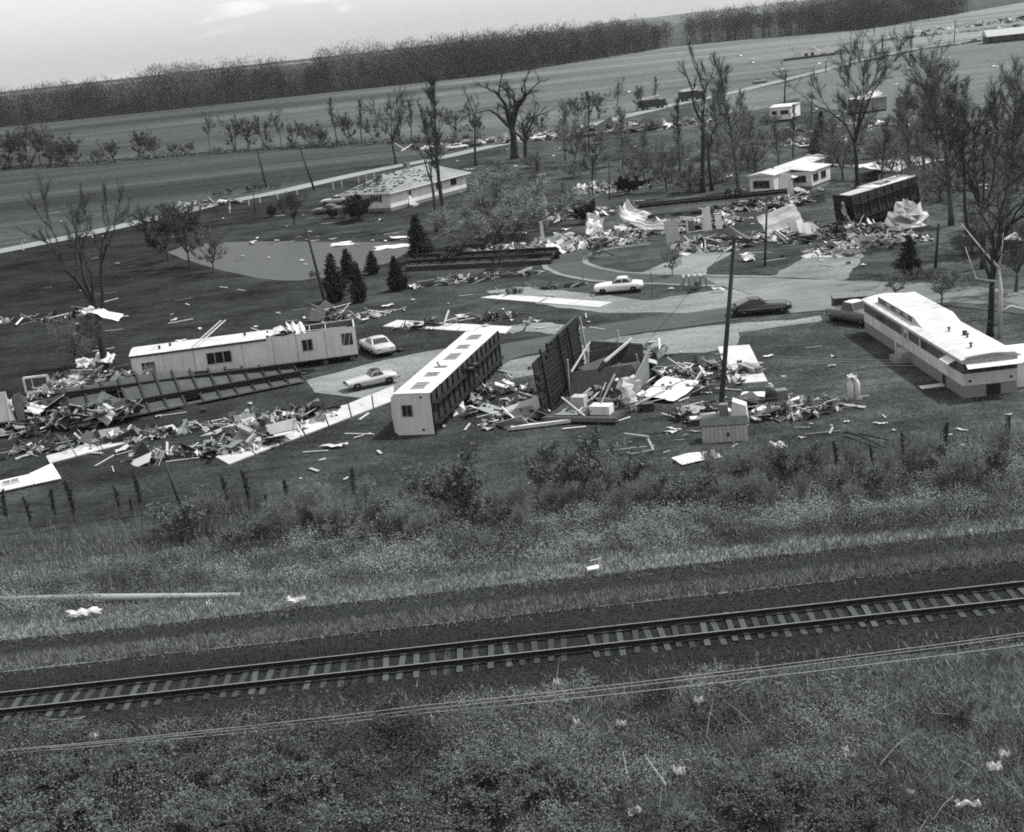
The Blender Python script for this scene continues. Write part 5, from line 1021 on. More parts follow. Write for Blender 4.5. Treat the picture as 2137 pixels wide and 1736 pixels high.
# ------------------------------------------------------------------ cars
def car(name, label, p, rz, L=4.7, Wd=1.8, paint='car_white', roofp=None, style='sedan', cat='car', H=1.38, group=None):
    t = thing(name, label, cat, p, rz, group); h = L / 2; w = Wd / 2
    if style == 'coupe': hood, cab0, rf0, rf1, cab1, deck = .84, .10 * L, -.03 * L, -.20 * L, -.43 * L, .86
    elif style == 'sport': hood, cab0, rf0, rf1, cab1, deck = .74, .05 * L, -.04 * L, -.17 * L, -.24 * L, .78
    elif style == 'wagon': hood, cab0, rf0, rf1, cab1, deck = .9, .14 * L, .03 * L, -.40 * L, -.47 * L, .92
    elif style == 'pickup': hood, cab0, rf0, rf1, cab1, deck = 1.0, .17 * L, .08 * L, -.10 * L, -.14 * L, .95
    else: hood, cab0, rf0, rf1, cab1, deck = .88, .14 * L, .02 * L, -.18 * L, -.30 * L, .88
    st = [(h, .74 * w, .42, .70), (h - .12, .92 * w, .30, hood - .10), (h - .55, .98 * w, .24, hood - .02), (cab0, w, .22, hood + .05), (0, w, .22, hood + .06), (cab1, w, .22, deck + .05), (-h + .5, .98 * w, .26, deck), (-h + .1, .93 * w, .34, deck - .06), (-h, .82 * w, .44, deck - .16)]
    def ring(x, a, z0, z1): return [(x, -a * .82, z0), (x, a * .82, z0), (x, a * .98, z0 + .12), (x, a, (z0 + z1) / 2 + .05), (x, a * .95, z1 - .07), (x, a * .80, z1), (x, 0, z1 + .03), (x, -a * .80, z1), (x, -a * .95, z1 - .07), (x, -a, (z0 + z1) / 2 + .05), (x, -a * .98, z0 + .12)]
    MB().loft([ring(*s_) for s_ in st]).build('body', paint, t, True)
    zb, zt_ = min(hood, deck) + .02, H; wb, wt = w * .86, w * .70
    c = [(cab0, wb, zb), (rf0, wt, zt_), (rf1, wt, zt_ - .01), (cab1, wb, zb)]
    m = MB(); m.add([(c[0][0], -wb, zb), (c[0][0], wb, zb), (c[3][0], wb, zb), (c[3][0], -wb, zb), (c[1][0], -wt, zt_ - .03), (c[1][0], wt, zt_ - .03), (c[2][0], wt, zt_ - .04), (c[2][0], -wt, zt_ - .04)], [(0, 1, 5, 4), (1, 2, 6, 5), (2, 3, 7, 6), (3, 0, 4, 7)]); m.build('cabin', paint, t)
    m = MB(); m.loft([[(x, -wt * 1.0, zt_ - .045), (x, -wt * .85, zt_ + z), (x, 0, zt_ + .03 + z), (x, wt * .85, zt_ + z), (x, wt * 1.0, zt_ - .045)] for x, z in ((rf0 + .03, -.02), ((rf0 + rf1) / 2, .01), (rf1 - .03, -.02))]); m.build('roof', roofp or paint, t, True)
    def face(nm, P, s, push):
        P = [Vector(q) for q in P]; c_ = sum(P, Vector()) / 4; n_ = (P[1] - P[0]).cross(P[3] - P[0]).normalized()
        MB().slab([c_ + (q - c_) * s + n_ * push for q in P], .006).build(nm, 'glass', t)
    face('windscreen', [(c[0][0], wb, zb), (c[0][0], -wb, zb), (c[1][0], -wt, zt_ - .03), (c[1][0], wt, zt_ - .03)][::-1][::-1], .86, .006) if False else face('windscreen', [(c[0][0], -wb, zb), (c[0][0], wb, zb), (c[1][0], wt, zt_ - .03), (c[1][0], -wt, zt_ - .03)], .86, .008)
    face('rear_window', [(c[3][0], wb, zb), (c[3][0], -wb, zb), (c[2][0], -wt, zt_ - .04), (c[2][0], wt, zt_ - .04)], .82, .008)
    for s_ in (1, -1):
        f0, f1, r1, r0 = (c[0][0] - .06, s_ * wb, zb + .06), (c[1][0] - .02, s_ * wt, zt_ - .09), (c[2][0] + .02, s_ * wt, zt_ - .09), (c[3][0] + .1, s_ * wb, zb + .06)
        mid = .5
        fm, rm = tuple(np.array(f0) * (1 - mid) + np.array(r0) * mid), tuple(np.array(f1) * (1 - mid) + np.array(r1) * mid)
        P = [f0, fm, rm, f1]; Q = [fm, r0, r1, rm]
        if s_ > 0: P, Q = [P[1], P[0], P[3], P[2]], [Q[1], Q[0], Q[3], Q[2]]
        P, Q = (P, Q) if s_ < 0 else (P, Q)
        P = P[::-1] if s_ < 0 else P[::-1]
        Q = Q[::-1]
        face('side_window', P, .9, .008); face('side_window', Q, .9, .008)
    MB().box((h - .015, 0, .62), (.08, Wd * .5, .14)).build('grille', 'dark', t)
    for s_ in (1, -1): MB().box((-.05, s_ * w * .998, .58), (L * .78, .03, .035)).build('side_trim', 'chrome', t)
    for x in (h - .82 * L / 4.7, -h + .95 * L / 4.7):
        for s_ in (1, -1): tyre_at(t, (x, s_ * (w - .09), .31), .31, .2, 'Y', 'chrome' if paint != 'car_mid' else 'mid')
    for x, nm in ((h - .02, 'front_bumper'), (-h + .02, 'rear_bumper')): MB().box((x, 0, .46), (.12, Wd * .9, .13)).build(nm, 'chrome', t)
    for s_ in (1, -1):
        MB().box((h - .03, s_ * w * .6, .62), (.08, .3, .13)).build('headlight', 'offwhite', t); MB().box((-h + .03, s_ * w * .58, .66), (.06, .36, .11)).build('taillight', 'dark', t)
    return t
D = math.radians
def cp(x, y): p = at(x, y); return Vector((p.x, p.y, .05))
car('white_sedan', 'white sedan parked behind the bare patio slab, facing left', cp(1292, 610), D(172), 4.5, 1.75, 'car_white')
car('dark_coupe', 'black fastback coupe on the park road, facing right', cp(1588, 655), D(-4), 4.9, 1.85, 'car_dark', style='coupe', H=1.32)
car('pale_coupe', 'dented pale hardtop seen from behind at the right end of the torn-roof home', cp(788, 735), D(112), 4.8, 1.85, 'car_pale', style='sedan', H=1.34)
car('sports_car', 'pale two-seat sports car with dark soft top on the drive, facing left', cp(776, 806), D(202), 3.95, 1.55, 'car_pale', 'dark', 'sport', H=1.2)
car('pickup_truck', 'white-roofed pickup beside the far end of the raised-roof mobile home', cp(1784, 672), D(-62), 4.9, 1.85, 'car_mid', 'white', 'pickup', 'pickup', H=1.62)
car('parked_car', 'pale car parked on the lawn beside the house', at(703, 425), D(165), 5.2, 1.9, 'car_pale'); car('parked_car', 'dark car half hidden by shrubs on the lawn left of the house', at(686, 445), D(160), 5.2, 1.9, 'car_mid')
for x, y, a, pt, s_, lb in [(1585, 640 - 466, 20, 'car_mid', 'pickup', 'truck with raised load on the far road, before the field'), (1755, 108, 20, 'car_dark', 'sedan', 'dark car at the roadside far off, right of the ruin, leftmost of three'), (1793, 106, 10, 'car_pale', 'sedan', 'pale car far off right of the ruin'), (1842, 112, 15, 'car_dark', 'sedan', 'dark car on the far road bend'), (1225, 285, 15, 'car_mid', 'sedan', 'battered car in the wreckage left of the fire truck, under the far trees'), (1290, 280, 10, 'car_dark', 'sedan', 'dark wrecked car among the roadside debris'), (1370, 271, 5, 'car_dark', 'sedan', 'dark car at the right end of the roadside debris'), (1330, 272, 8, 'car_mid', 'sedan', 'grey car with pale roof in the roadside debris'), (955, 312, 30, 'car_pale', 'sedan', 'pale car left of the huge stripped oak'), (985, 306, 30, 'car_dark', 'wagon', 'dark station wagon left of the huge stripped oak'), (1130, 292, 15, 'car_white', 'sedan', 'white battered car behind the huge stripped oak'), (2035, 88, 5, 'car_dark', 'sedan', 'dark car parked left of the distant gabled house')]:
    car('parked_car' if s_ != 'pickup' else 'work_truck', lb, at(x, y), D(a), 4.9, 1.85, pt, 'white' if 'pale roof' in lb else None, s_, 'car' if s_ != 'pickup' else 'truck', H=1.45)
# box trailer beyond the pickup
t = thing('utility_trailer', 'dark flat-topped utility trailer just beyond the pickup', 'trailer', at(1782, 655), D(-8)); MB().bx(-1.6, 1.6, -.9, .9, .45, 1.5).build('box', 'dark', t); MB().bx(-1.65, 1.65, -.95, .95, 1.5, 1.56).build('lid', 'mid', t)
for s_ in (-1, 1): tyre_at(t, (0, s_ * 1.0, .33), .33, .2, 'Y')
# fire engine and truck on the back road
def lorry(name, label, p, rz, L, H, col, top, cat):
    t = thing(name, label, cat, p, rz); MB().bx(-L / 2, L / 2 - 2.2, -1.15, 1.15, .7, H).build('body', col, t); MB().bx(L / 2 - 2.1, L / 2, -1.15, 1.15, .6, 2.5).build('cab', col, t)
    MB().bx(L / 2 - 1.2, L / 2 + .03, -1.0, 1.0, 1.6, 2.3).build('windscreen', 'glass', t)
    if top: MB().bx(-L / 2 + .2, L / 2 - 2.3, -1.0, 1.0, H, H + .25).build('load', top, t); MB().bar((-L / 2, -.4, H + .5), (L / 2 - 1, .3, H + .9), .4, .12).build('ladder', 'offwhite', t)
    for x in (-L / 2 + 1.3, L / 2 - 1.2):
        for s_ in (-1, 1): tyre_at(t, (x, s_ * 1.0, .5), .5, .3, 'Y')
    return t
lorry('fire_engine', 'dark fire engine on the back road beside the wreckage', at(1362, 228), D(28), 7.5, 2.6, 'car_dark', 'mid', 'fire engine')
lorry('box_truck', 'dark truck with pale load on the back road, right of the fire engine', at(1444, 210), D(25), 7.5, 2.8, 'car_dark', 'offwhite', 'truck')
# ------------------------------------------------------------------ people
def person(label, p, rz, walk=.2):
    me = bpy.data.meshes.new('person'); V = [(0, 0, .95), (0, 0, 1.2), (0, 0, 1.42), (0, .0, 1.52), (0, .02, 1.66), (.09, walk * .3, .9), (.1, walk * .7, .5), (.1, walk * .9, .06), (.1, walk * .9 + .14, .03), (-.09, -walk * .3, .9), (-.1, -walk * .3, .5), (-.1, -walk * .9, .06), (-.1, -walk * .9 + .14, .03), (.2, 0, 1.4), (.25, -.06, 1.14), (.24, .06, .9), (-.2, 0, 1.4), (-.25, .06, 1.14), (-.24, .12, .9)]
    E_ = [(0, 1), (1, 2), (2, 3), (3, 4), (0, 5), (5, 6), (6, 7), (7, 8), (0, 9), (9, 10), (10, 11), (11, 12), (2, 13), (13, 14), (14, 15), (2, 16), (16, 17), (17, 18)]
    me.from_pydata(V, E_, []); me.materials.append(MAT['coat']); o = mobj('person', me, None, p, rz); md = o.modifiers.new('skin', 'SKIN'); o.modifiers.new('sub', 'SUBSURF').render_levels = 1
    rad = [.15, .14, .15, .06, .11, .10, .07, .05, .045, .10, .07, .05, .045, .07, .05, .035, .07, .05, .035]
    for i, r_ in enumerate(rad): me.skin_vertices[0].data[i].radius = (r_, r_ * .8)
    me.skin_vertices[0].data[0].use_root = True
    tag(o, label, 'person')
    MB().tube([(0, .02, 1.58), (0, .02, 1.68), (0, .0, 1.79)], [.10, .125, .06], 8).build('hair', 'dark', o)
for x, y, lb in [(1649, 106, 'person in dark clothes standing in the field left of the ruin, left one of two'), (1655, 106, 'person in dark clothes standing in the field left of the ruin, right one of two'), (1392, 226, 'person in dark clothes on the road just right of the fire engine'), (1166, 290, 'person in dark clothes standing in the roadside wreckage, under the far trees'), (1182, 287, 'person in dark clothes beside the white wreckage left of the fire engine')]:
    person(lb, at(x, y), R.uniform(0, 6))
# ------------------------------------------------------------------ poles and wires
def pole(label, x, y, top, r=.16, arms=(), trans=False, lean=0, name='utility_pole', z=0.0, broken=False, lean_y=0):
    p = at(x, y, z); dep = Vector(p - Vector((0, 0, CAM_H))).dot(Vector(_fw)); h = (y - top) * dep / FPX / math.cos(PITCH)
    t = thing(name, label, 'pole', p); t.rotation_euler = (lean_y, lean, 0)
    MB().tube([(0, 0, -.3), (.01, 0, h * .5), (0, 0, h)], [r, r * .85, r * .68], 10).build('shaft', 'pole_wood', t, True)
    for (dz, w, ang) in arms:
        c, s_ = math.cos(ang), math.sin(ang); ar = MB().bar((-w / 2 * c, -w / 2 * s_ - .14, h - dz), (w / 2 * c, w / 2 * s_ - .14, h - dz), .1, .12).build('crossarm', 'pole_wood', t)
        for k in (-.46, -.28, .28, .46): MB().tube([(w * k * c, w * k * s_ - .14, h - dz + .06), (w * k * c, w * k * s_ - .14, h - dz + .22)], [.04, .05], 6).build('insulator', 'pale', ar)
    if trans: MB().tube([(.05, -.38, h - 2.2), (.05, -.38, h - 2.1), (.05, -.38, h - 1.1), (.05, -.38, h - 1.0)], [.2, .26, .26, .2], 10).build('transformer', 'dark', t)
    return p, h
PC, PH = pole('tall dark utility pole with crossarm in the middle of the wrecked lots', 1502, 878, 503, .17, [(.25, 2.6, -.12)], lean=D(8.0))
pole('dark pole leaning left beside the evergreens, above the torn-roof home', 684, 655, 476, .16, [], lean=D(-6.0), name='leaning_pole')
pole('dark pole leaning left in the field beyond the road, left of two', 556, 392, 312, .22, [(.3, 2.0, .2)], lean=D(-5), name='leaning_pole')
pole('dark pole leaning left at the roadside with a crossarm, right of two', 656, 396, 308, .22, [(.3, 1.6, .2)], lean=D(-11), name='leaning_pole')
pole('pole on the lawn across the road, behind the timber pile', 1596, 556, 430, .13, [], lean=D(5))
pole('pole with a transformer beside the far road, above the small white trailer', 1637, 215, 150, .22, [(.3, 2.2, .4)], True, lean=D(5))
pole('short pole behind the mobile home, right of the small white trailer', 1692, 268, 198, .17, [(1.0, 1.4, .3)], lean=D(5))
for x, y, tp, lb in [(1723, 152, 128, 'pole where the far road passes the ruin'), (1774, 108, 68, 'tall thin pole behind the far cars'), (1840, 105, 75, 'thin pole in the far field above the road bend'), (1901, 100, 60, 'thin pole in the far field, second from the distant house'), (1991, 90, 45, 'pole nearest the distant gabled house')]: pole(lb, x, y, tp, .2, [(.5, 2.2, .4)], lean=D(5))
pole('thin pole standing on the lawn between the road and the pond', 533, 446, 372, .08, [], lean=D(3))
pole('thin pole among the back-lot bushes right of the bare upswept tree', 1272, 418, 330, .1, [], lean=D(4))
pole('dark pole among trees right of the solitary evergreen', 1952, 560, 470, .14, [], lean=D(5)); pole('slim pole at the road edge behind the crumpled aluminium', 1878, 420, 345, .13, [], lean=D(5))
pole('dark fence post standing in the scrub at left', 378, 1060, 960, .10, [], lean=D(-9), name='fence_post', z=.05)
for i in range(1): pass
GP = [(50, 500 + 18), (155, 499), (193, 492), (364, 463), (630, 408 - 14)]
gp0 = None
for x, y in [(49, 522), (155, 503), (193, 496), (364, 460), (481, 436), (520, 428), (543, 423), (580, 416), (601, 412), (621, 407), (696, 394), (714, 390), (749, 381), (765, 377), (782, 373), (480, 445)]:
    p = at(x, y)
    if gp0 is None:
        gp0 = MB().box((0, 0, .5), (.16, .16, 1.1)); gp0.box((0, 0, 1.07), (.2, .2, .06)); gp0 = gp0.mesh('guard_post', 'white')
    o = mobj('guard_post', gp0, None, (p.x, p.y, 0)); tag(o, 'short white guard post along the near side of the gravel road', 'post', 'white guard posts along the gravel road')
def wire(label, pts, sag=0, r=.011, mat='wire', name='wire', n=10):
    P = []
    for a, b in zip(pts[:-1], pts[1:]):
        a, b = Vector(a), Vector(b)
        for k in range(n): t_ = k / n; q = a.lerp(b, t_); q.z -= sag * 4 * t_ * (1 - t_); P.append(q)
    P.append(Vector(pts[-1])); return tag(MB().tube(P, r, 4).build(name, mat), label, 'wire')
wire('upper of three pale wires running low along the foreground ballast', [at(-60, 1571, 2.35), at(400, 1527, 2.25), at(880, 1472, 2.3), at(1440, 1410, 2.4), at(2200, 1312, 2.5)], .03, .010)
wire('middle of three pale wires running low along the foreground ballast', [at(-60, 1573, 2.1), at(480, 1524, 2.0), at(880, 1480, 2.0), at(1440, 1417, 2.1), at(2200, 1318, 2.1)], .03, .009)
wire('lowest of three pale wires running low along the foreground ballast', [at(-60, 1578, 1.9), at(530, 1526, 1.8), at(860, 1490, 1.85), at(1440, 1431, 1.9), at(2200, 1337, 2.0)], .03, .011)
top = PC + Vector((math.sin(D(8)) * PH * .985, 0, PH * .97))
wire('dark guy wire slanting from the tall pole down to the wreckage on its left', [top, at(1340, 725)], .1, .02, 'dark'); 
for i, (y0, y1) in enumerate([(742, 752), (748, 757), (752, 764)]): wire(('upper', 'middle', 'lower')[i] + ' thin wire strung low from the lawn to the raised-roof mobile home', [at(1610, y0, .8), at(2010, y1 - 2, .9)], .15, .009, 'wire')
# ------------------------------------------------------------------ foreground: fallen pole, rags, sticks
a, b = at(-90, 1256, 1.15), at(500, 1243, 1.0)
tag(MB().tube([a, a.lerp(b, .5) + Vector((0, 0, .04)), b], [.22, .2, .14], 9).build('fallen_pole', 'wood', smooth=True), 'long pale utility pole lying in the weeds at left, beyond the track', 'pole')
st = thing('stick_pile', 'small pile of pale cut sticks at the ballast edge, lower left', 'sticks', at(125, 1525, .95))
for i in range(14):
    a_ = R.uniform(-.5, .5); z = .05 + .03 * i; MB().tube([(-1.0 * math.cos(a_) + R.uniform(-.2, .2), -.8 * math.sin(a_), z), (1.0 * math.cos(a_), .8 * math.sin(a_) + R.uniform(-.2, .2), z + R.uniform(-.03, .1))], .018, 4).build('stick', 'straw', st)
def rag(x, y, sx, sy, lb, seed, mat='cloth', z=.85, rot=(0.2, 0.1, 0)):
    sx *= .8; sy *= .75; o = MB().crumple((0, 0, 0), sx, sy, .16, seed, 8, rotm(*rot), 0, .5).build('rag', mat); p = at(x, y, z); o.location = (p.x, p.y, max(z, ground_h(p.y) + .35)); return tag(o, lb, 'rag')
rag(180, 1297, 2.1, .7, 'long white rag lying beyond the track at left', 201, rot=(.1, .05, .25)); rag(622, 1272, 1.3, .5, 'white rag on the dry grass beyond the track', 202); rag(440, 1281, .4, .5, 'small upright white scrap beyond the track', 203, rot=(.9, 0, .3))
rag(118, 1665, 1.0, .9, 'white rag hung on brush at the lower left corner', 204, rot=(.7, .3, .6)); rag(140, 1715, .5, .9, 'white streak of cloth below the rag at the lower left corner', 205, rot=(.5, .2, .5)); rag(200, 1560, .5, .4, 'small white rag near the stick pile', 206)
rag(912, 1535, .5, .9, 'white rag hanging in brush under the wires', 207, rot=(.9, .2, .2)); rag(1418, 1620, .6, .5, 'white rag right of two pale dead stems', 208); rag(1766, 1580, .25, .55, 'white scrap standing beside a dark hollow in the brush', 209, rot=(1, .1, .2)); rag(2075, 1607, .7, .5, 'white crumpled paper near the lower right edge', 210); rag(2095, 1582, .5, .3, 'flat white scrap above the crumpled paper, lower right', 211); rag(1690, 1680 + 25, .6, .3, 'small white scrap on pale ground at the bottom, right of centre', 212); rag(2020, 1682, 1.2, .35, 'long white strip in the grass at the lower right', 213); rag(1325, 1700, .7, .6, 'pale rag at the bottom edge', 214, 'pale'); rag(1165, 1450, .5, .35, 'white tuft caught on the wires', 215); rag(1300, 1530, .5, .3, 'little white scrap in the middle of the brush', 216); rag(1205, 1528, .4, .3, 'tiny white scrap right of the rag under the wires', 217); rag(600, 1560, .4, .4, 'small pale rag in the brush left of centre', 218, 'pale'); rag(790, 1567, .5, .3, 'pale scrap in the brush right of the small rag', 219, 'pale'); rag(685, 1660, .4, .35, 'white scrap in the brush at the bottom, left of centre', 220); rag(1460, 1485, .5, .4, 'white scrap at the ballast edge right of the caught tuft', 221); rag(1150, 1605, .5, .4, 'pale scrap low in the middle of the brush', 222, 'pale'); rag(1900, 1660, .4, .3, 'white scrap left of the long strip, lower right', 223)
for i, (x0, y0, x1, y1) in enumerate([(1300, 1570, 1310, 1625), (1345, 1575, 1390, 1640), (560, 1590, 600, 1680)]):
    a, b = at(x0, y0, 1.5), at(x1, y1, .9); tag(MB().tube([a, b], [.02, .045], 5).build('dead_stem', 'straw'), ('pale dead stem standing in the brush at bottom centre, left one of two', 'pale slanting dead stem in the brush at bottom centre, right one of two', 'pale dead stem slanting through the dark brush at lower left')[i], 'stem')
p = at(1228, 1210, .8); t = thing('broken_chair', 'white broken chair lying on the dry grass beyond the track', 'chair', (p.x, p.y, ground_h(p.y)), 0, None, .75)
MB().slab([(0, 0, .3), (.7, .1, .3), (.7, .6, .35), (0, .5, .3)], .05).build('seat', 'offwhite', t)
for q in [((.68, .05, .3), (.85, .1, .95)), ((.68, .55, .3), (.85, .6, .95)), ((0, 0, 0), (0, 0, .3)), ((0, .5, 0), (0, .5, .3))]: MB().bar(q[0], q[1], .05).build('leg', 'offwhite', t)
MB().bar((.2, .1, .85), (.85, .1, .95), .05).build('back_rail', 'offwhite', t)
# ------------------------------------------------------------------ single things on the lots
t = thing('mailbox_row', 'row of five white mailboxes on posts beside the loop road', 'mailboxes', at(1451, 601), D(-4))
for i in range(5):
    x = -1.0 + i * .5; MB().bar((x, 0, 0), (x, 0, 1.0), .07).build('post', 'dark', t)
    MB().loft([[(x - .11, y, 1.03), (x + .11, y, 1.03), (x + .11, y, 1.17), (x + .06, y, 1.25), (x - .06, y, 1.25), (x - .11, y, 1.17)] for y in (-.25, .25)]).build('mailbox', 'white', t)
MB().bar((-1.3, 0, 1.0), (1.3, 0, 1.0), .1, .05).build('shelf', 'mid', t)
plant('brushy', 1450, 606, 590, 'low dark planting under the mailbox row', name='planting', wide=2.0, cat='shrub')
rag(1500, 603, 2.0, .7, 'white crumpled sheet right of the mailboxes', 231, 'white', .3, (.2, .1, -.2)); rag(1100, 658 + 18, .9, .5, 'oval white lid on the lawn by the park road', 232, 'white', .1, (0, 0, 0))
t = thing('gas_tanks', 'pair of white gas cylinders standing on the lawn left of the raised-roof home', 'gas tanks', at(1782, 834))
for x in (-.2, .22): MB().tube([(x, 0, .08), (x, 0, .12), (x, 0, 1.05), (x, 0, 1.2), (x, 0, 1.3)], [.15, .19, .19, .12, .05], 10).build('cylinder', 'offwhite', t, True)
MB().bx(-.5, .5, -.3, .3, 0, .08).build('base', 'mid', t); MB().tube([(-.2, 0, 1.3), (-.1, .0, 1.55), (.22, 0, 1.3)], .06, 6).build('regulator', 'white', t); m = MB(); m.crumple((-.05, 0, 1.5), .6, .5, .2, 66, 5, rotm(.4, .2, 0)); m.build('caught_rag', 'cloth', t)
t = thing('oil_drum', 'dark oil drum standing right of the tall pole', 'drum', at(1608, 836)); MB().tube([(0, 0, 0), (0, 0, .02), (0, 0, .45), (0, 0, .46), (0, 0, .95), (0, 0, .97)], [.28, .3, .3, .32, .3, .28], 14).build('drum', 'car_mid', t, True); MB().tube([(0, 0, .97), (0, 0, 1.15)], [.2, .12], 8).build('rag_on_top', 'pale', t); MB().bx(.4, 1.1, -.1, .6, 0, .6).build('side_box', 'mid', t)
A, B = at(1466, 926), at(1562, 920); L = (B - A).length; T = thing('fallen_shed', 'small wooden shed with dark shingled roof fallen over at the foot of the tall pole', 'shed', A, heading(A, B))
n = 11
for i in range(n): MB().slab([(L * i / n + .008, 0, .02), (L * (i + 1) / n - .008, 0, .02), (L * (i + 1) / n - .008, .12, .98 + .01 * (i % 2)), (L * i / n + .008, .12, .98)], .03).build('board', 'pale', T)
MB().slab([(-.1, .05, .98), (L + .1, .05, 1.0), (L + .05, .75, 1.3), (-.05, .75, 1.28)], .05).build('roof', 'shingle_bare', T); MB().bx(.05, L - .05, .2, 1.1, .02, .95).build('inner_wall', 'mid', T); MB().bx(L * .55, L * .6, -.06, -.03, .35, .6).build('latch', 'dark', T)
t = thing('white_fridge', 'white refrigerator lying on its back behind the fallen shed', 'refrigerator', at(1495, 880), D(5)); m = MB(); m.bx(-.95, .95, -.4, .4, 0, .62); m.build('cabinet', 'white', t); MB().bx(-.95, .2, -.38, .38, .63, .68).build('door', 'white', t); MB().bx(.22, .93, -.38, .38, .63, .68).build('door', 'white', t); MB().bx(-.1, .1, -.36, -.33, .68, .74).build('handle', 'chrome', t)
t = thing('white_cabinet', 'white tall cabinet leaning at the right of the pole foot', 'cabinet', at(1545, 885), D(-15)); MB().add([(-.6, -.4, 0), (.5, -.4, 0), (.5, .4, 0), (-.6, .4, 0), (-.4, -.2, 1.5), (.4, -.2, 1.2), (.4, .6, 1.2), (-.4, .6, 1.5)], [(3, 2, 1, 0), (4, 5, 6, 7), (0, 1, 5, 4), (1, 2, 6, 5), (2, 3, 7, 6), (3, 0, 4, 7)]).build('body', 'white', t); MB().bx(-1.2, -.7, -.2, .3, 0, 1.3).build('panel', 'mid', t)
t = thing('chest', 'little white chest lying left of the fallen shed', 'chest', at(1459, 884)); MB().bx(-.5, .5, -.3, .3, 0, .35).build('box', 'dark', t); MB().bx(-.53, .53, -.33, .33, .35, .42).build('lid', 'white', t)
t = thing('dark_box', 'small dark box on the lawn right of the wrecked home', 'box', at(1352, 857)); MB().bx(-.38, .38, -.3, .3, 0, .5).build('box', 'dark', t); MB().bx(-.4, .4, -.32, .32, .5, .54).build('lid', 'wood_dark', t)
t = thing('white_tank', 'white cylinder tank lying right of the wrecked home', 'tank', at(1325, 836), .3); MB().tube([(-.75, 0, .3), (-.65, 0, .3), (.65, 0, .3), (.75, 0, .3)], [.15, .3, .3, .15], 12).build('tank', 'white', t, True); MB().bx(-.4, .4, -.2, .2, 0, .06).build('saddle', 'mid', t)
t = thing('bench_frame', 'overturned dark bench frame at the scrub edge below the wrecked home', 'bench', at(1325, 945), .2)
for q in [((-1.6, .3, .3), (1.2, -.1, .25)), ((-.5, .2, .2), (-.4, .5, 1.1)), ((-.4, .5, 1.1), (1.0, .2, .75)), ((-.4, -.4, .1), (1.0, -.5, .15)), ((.9, .2, .7), (1.0, -.4, .1))]: MB().bar(q[0], q[1], .14, .08).build('rail', 'wood', t)
t = thing('stove', 'dark cooking stove tipped on the white walk', 'stove', at(665, 865), -.3); MB().box((0, 0, .42), (.8, .65, .85), 0, rotm(.25, 0, 0)).build('body', 'tar', t)
for i in range(3): MB().box((0, -.36, .25 + i * .22), (.7, .03, .14), 0, rotm(.25, 0, 0)).build('front_panel', 'dark', t)
t = thing('table', 'overturned pale table with thin legs on the white walk', 'table', at(590, 905), .35); MB().slab([(-1.0, 0, .1), (1.1, .1, .12), (1.1, .5, .75), (-1.0, .4, .7)], .05).build('top', 'pale', t)
for q in [((-.9, 0, .15), (-.8, -.9, .2)), ((1.0, .1, .15), (1.0, -.8, .1)), ((1.0, .45, .7), (1.1, -.5, .6)), ((-.9, .4, .65), (-.9, -.5, .5))]: MB().bar(q[0], q[1], .06).build('leg', 'wood', t)
t = thing('armchair', 'battered pale armchair tipped on the near end of the white walk', 'armchair', at(512, 935), -.6); MB().box((0, 0, .4), (1.2, .9, .55), 0, rotm(.5, .3, 0)).build('seat', 'mid', t); MB().box((0, .35, .95), (1.2, .3, 1.0), 0, rotm(.5, .3, 0)).build('back', 'pale', t)
for s_ in (-1, 1): MB().box((s_ * .6, .05, .65), (.2, .85, .35), 0, rotm(.5, .3, 0)).build('arm', 'pale', t)
t = thing('broken_casement', 'white window frame standing in the debris mound at left', 'window', at(82, 828), .25)
for q in [((-.9, 0, .5), (.9, 0, .4)), ((-.9, 0, 1.7), (.9, .1, 1.6)), ((-.9, 0, .5), (-.9, 0, 1.7)), ((.9, 0, .4), (.9, .1, 1.6))]: MB().bar(q[0], q[1], .24, .16).build('frame_board', 'white', t)
MB().bar((-.3, 0, .5), (-.3, 0, 1.6), .08).build('mullion', 'white', t); MB().slab([(-.8, .06, .6), (.8, .06, .5), (.8, .12, 1.5), (-.8, .08, 1.6)], .03).build('pane', 'inside', t)
sheet_thing('crumpled_sheet', 'large pale sheet in the debris mound before the torn tree', 185, 835, 2.6, 2.0, (.5, -.2, -.2), 'offwhite', 71, .1, 1.4); sheet_thing('crumpled_sheet', 'pale sheet leaning at the right of the torn tree trunk', 228, 800, 1.9, 1.2, (.5, .1, -.2), 'white', 72, .2, 2.2); sheet_thing('crumpled_sheet', 'white torn sheet high in the debris mound left of the torn tree', 205 - 20, 792, 1.6, 1.1, (.7, .1, .3), 'offwhite', 73, .25, 1.5)
sheet_thing('crumpled_sheet', 'white panel with a dark tear on the black beam at far left', 80, 880, 1.7, 1.0, (.5, .1, -.5), 'white', 74, .1, 1.0); sheet_thing('wall_sheet', 'white L-shaped wall scrap below the left window of the torn-roof home', 325, 806, 2.8, 1.0, (1.1, -.1, .2), 'offwhite', 75, .08, 1.5, rag=.4); sheet_thing('wall_sheet', 'dark wall sheet leaning in the debris mound', 130, 865, 2.4, 2.2, (.8, -.2, .5), 'dark', 76, .1, 1.0); sheet_thing('wall_sheet', 'second dark wall sheet right of the leaning one in the debris mound', 172, 858, 2.6, 1.8, (.7, -.2, .4), 'dark', 77, .1, 1.0)
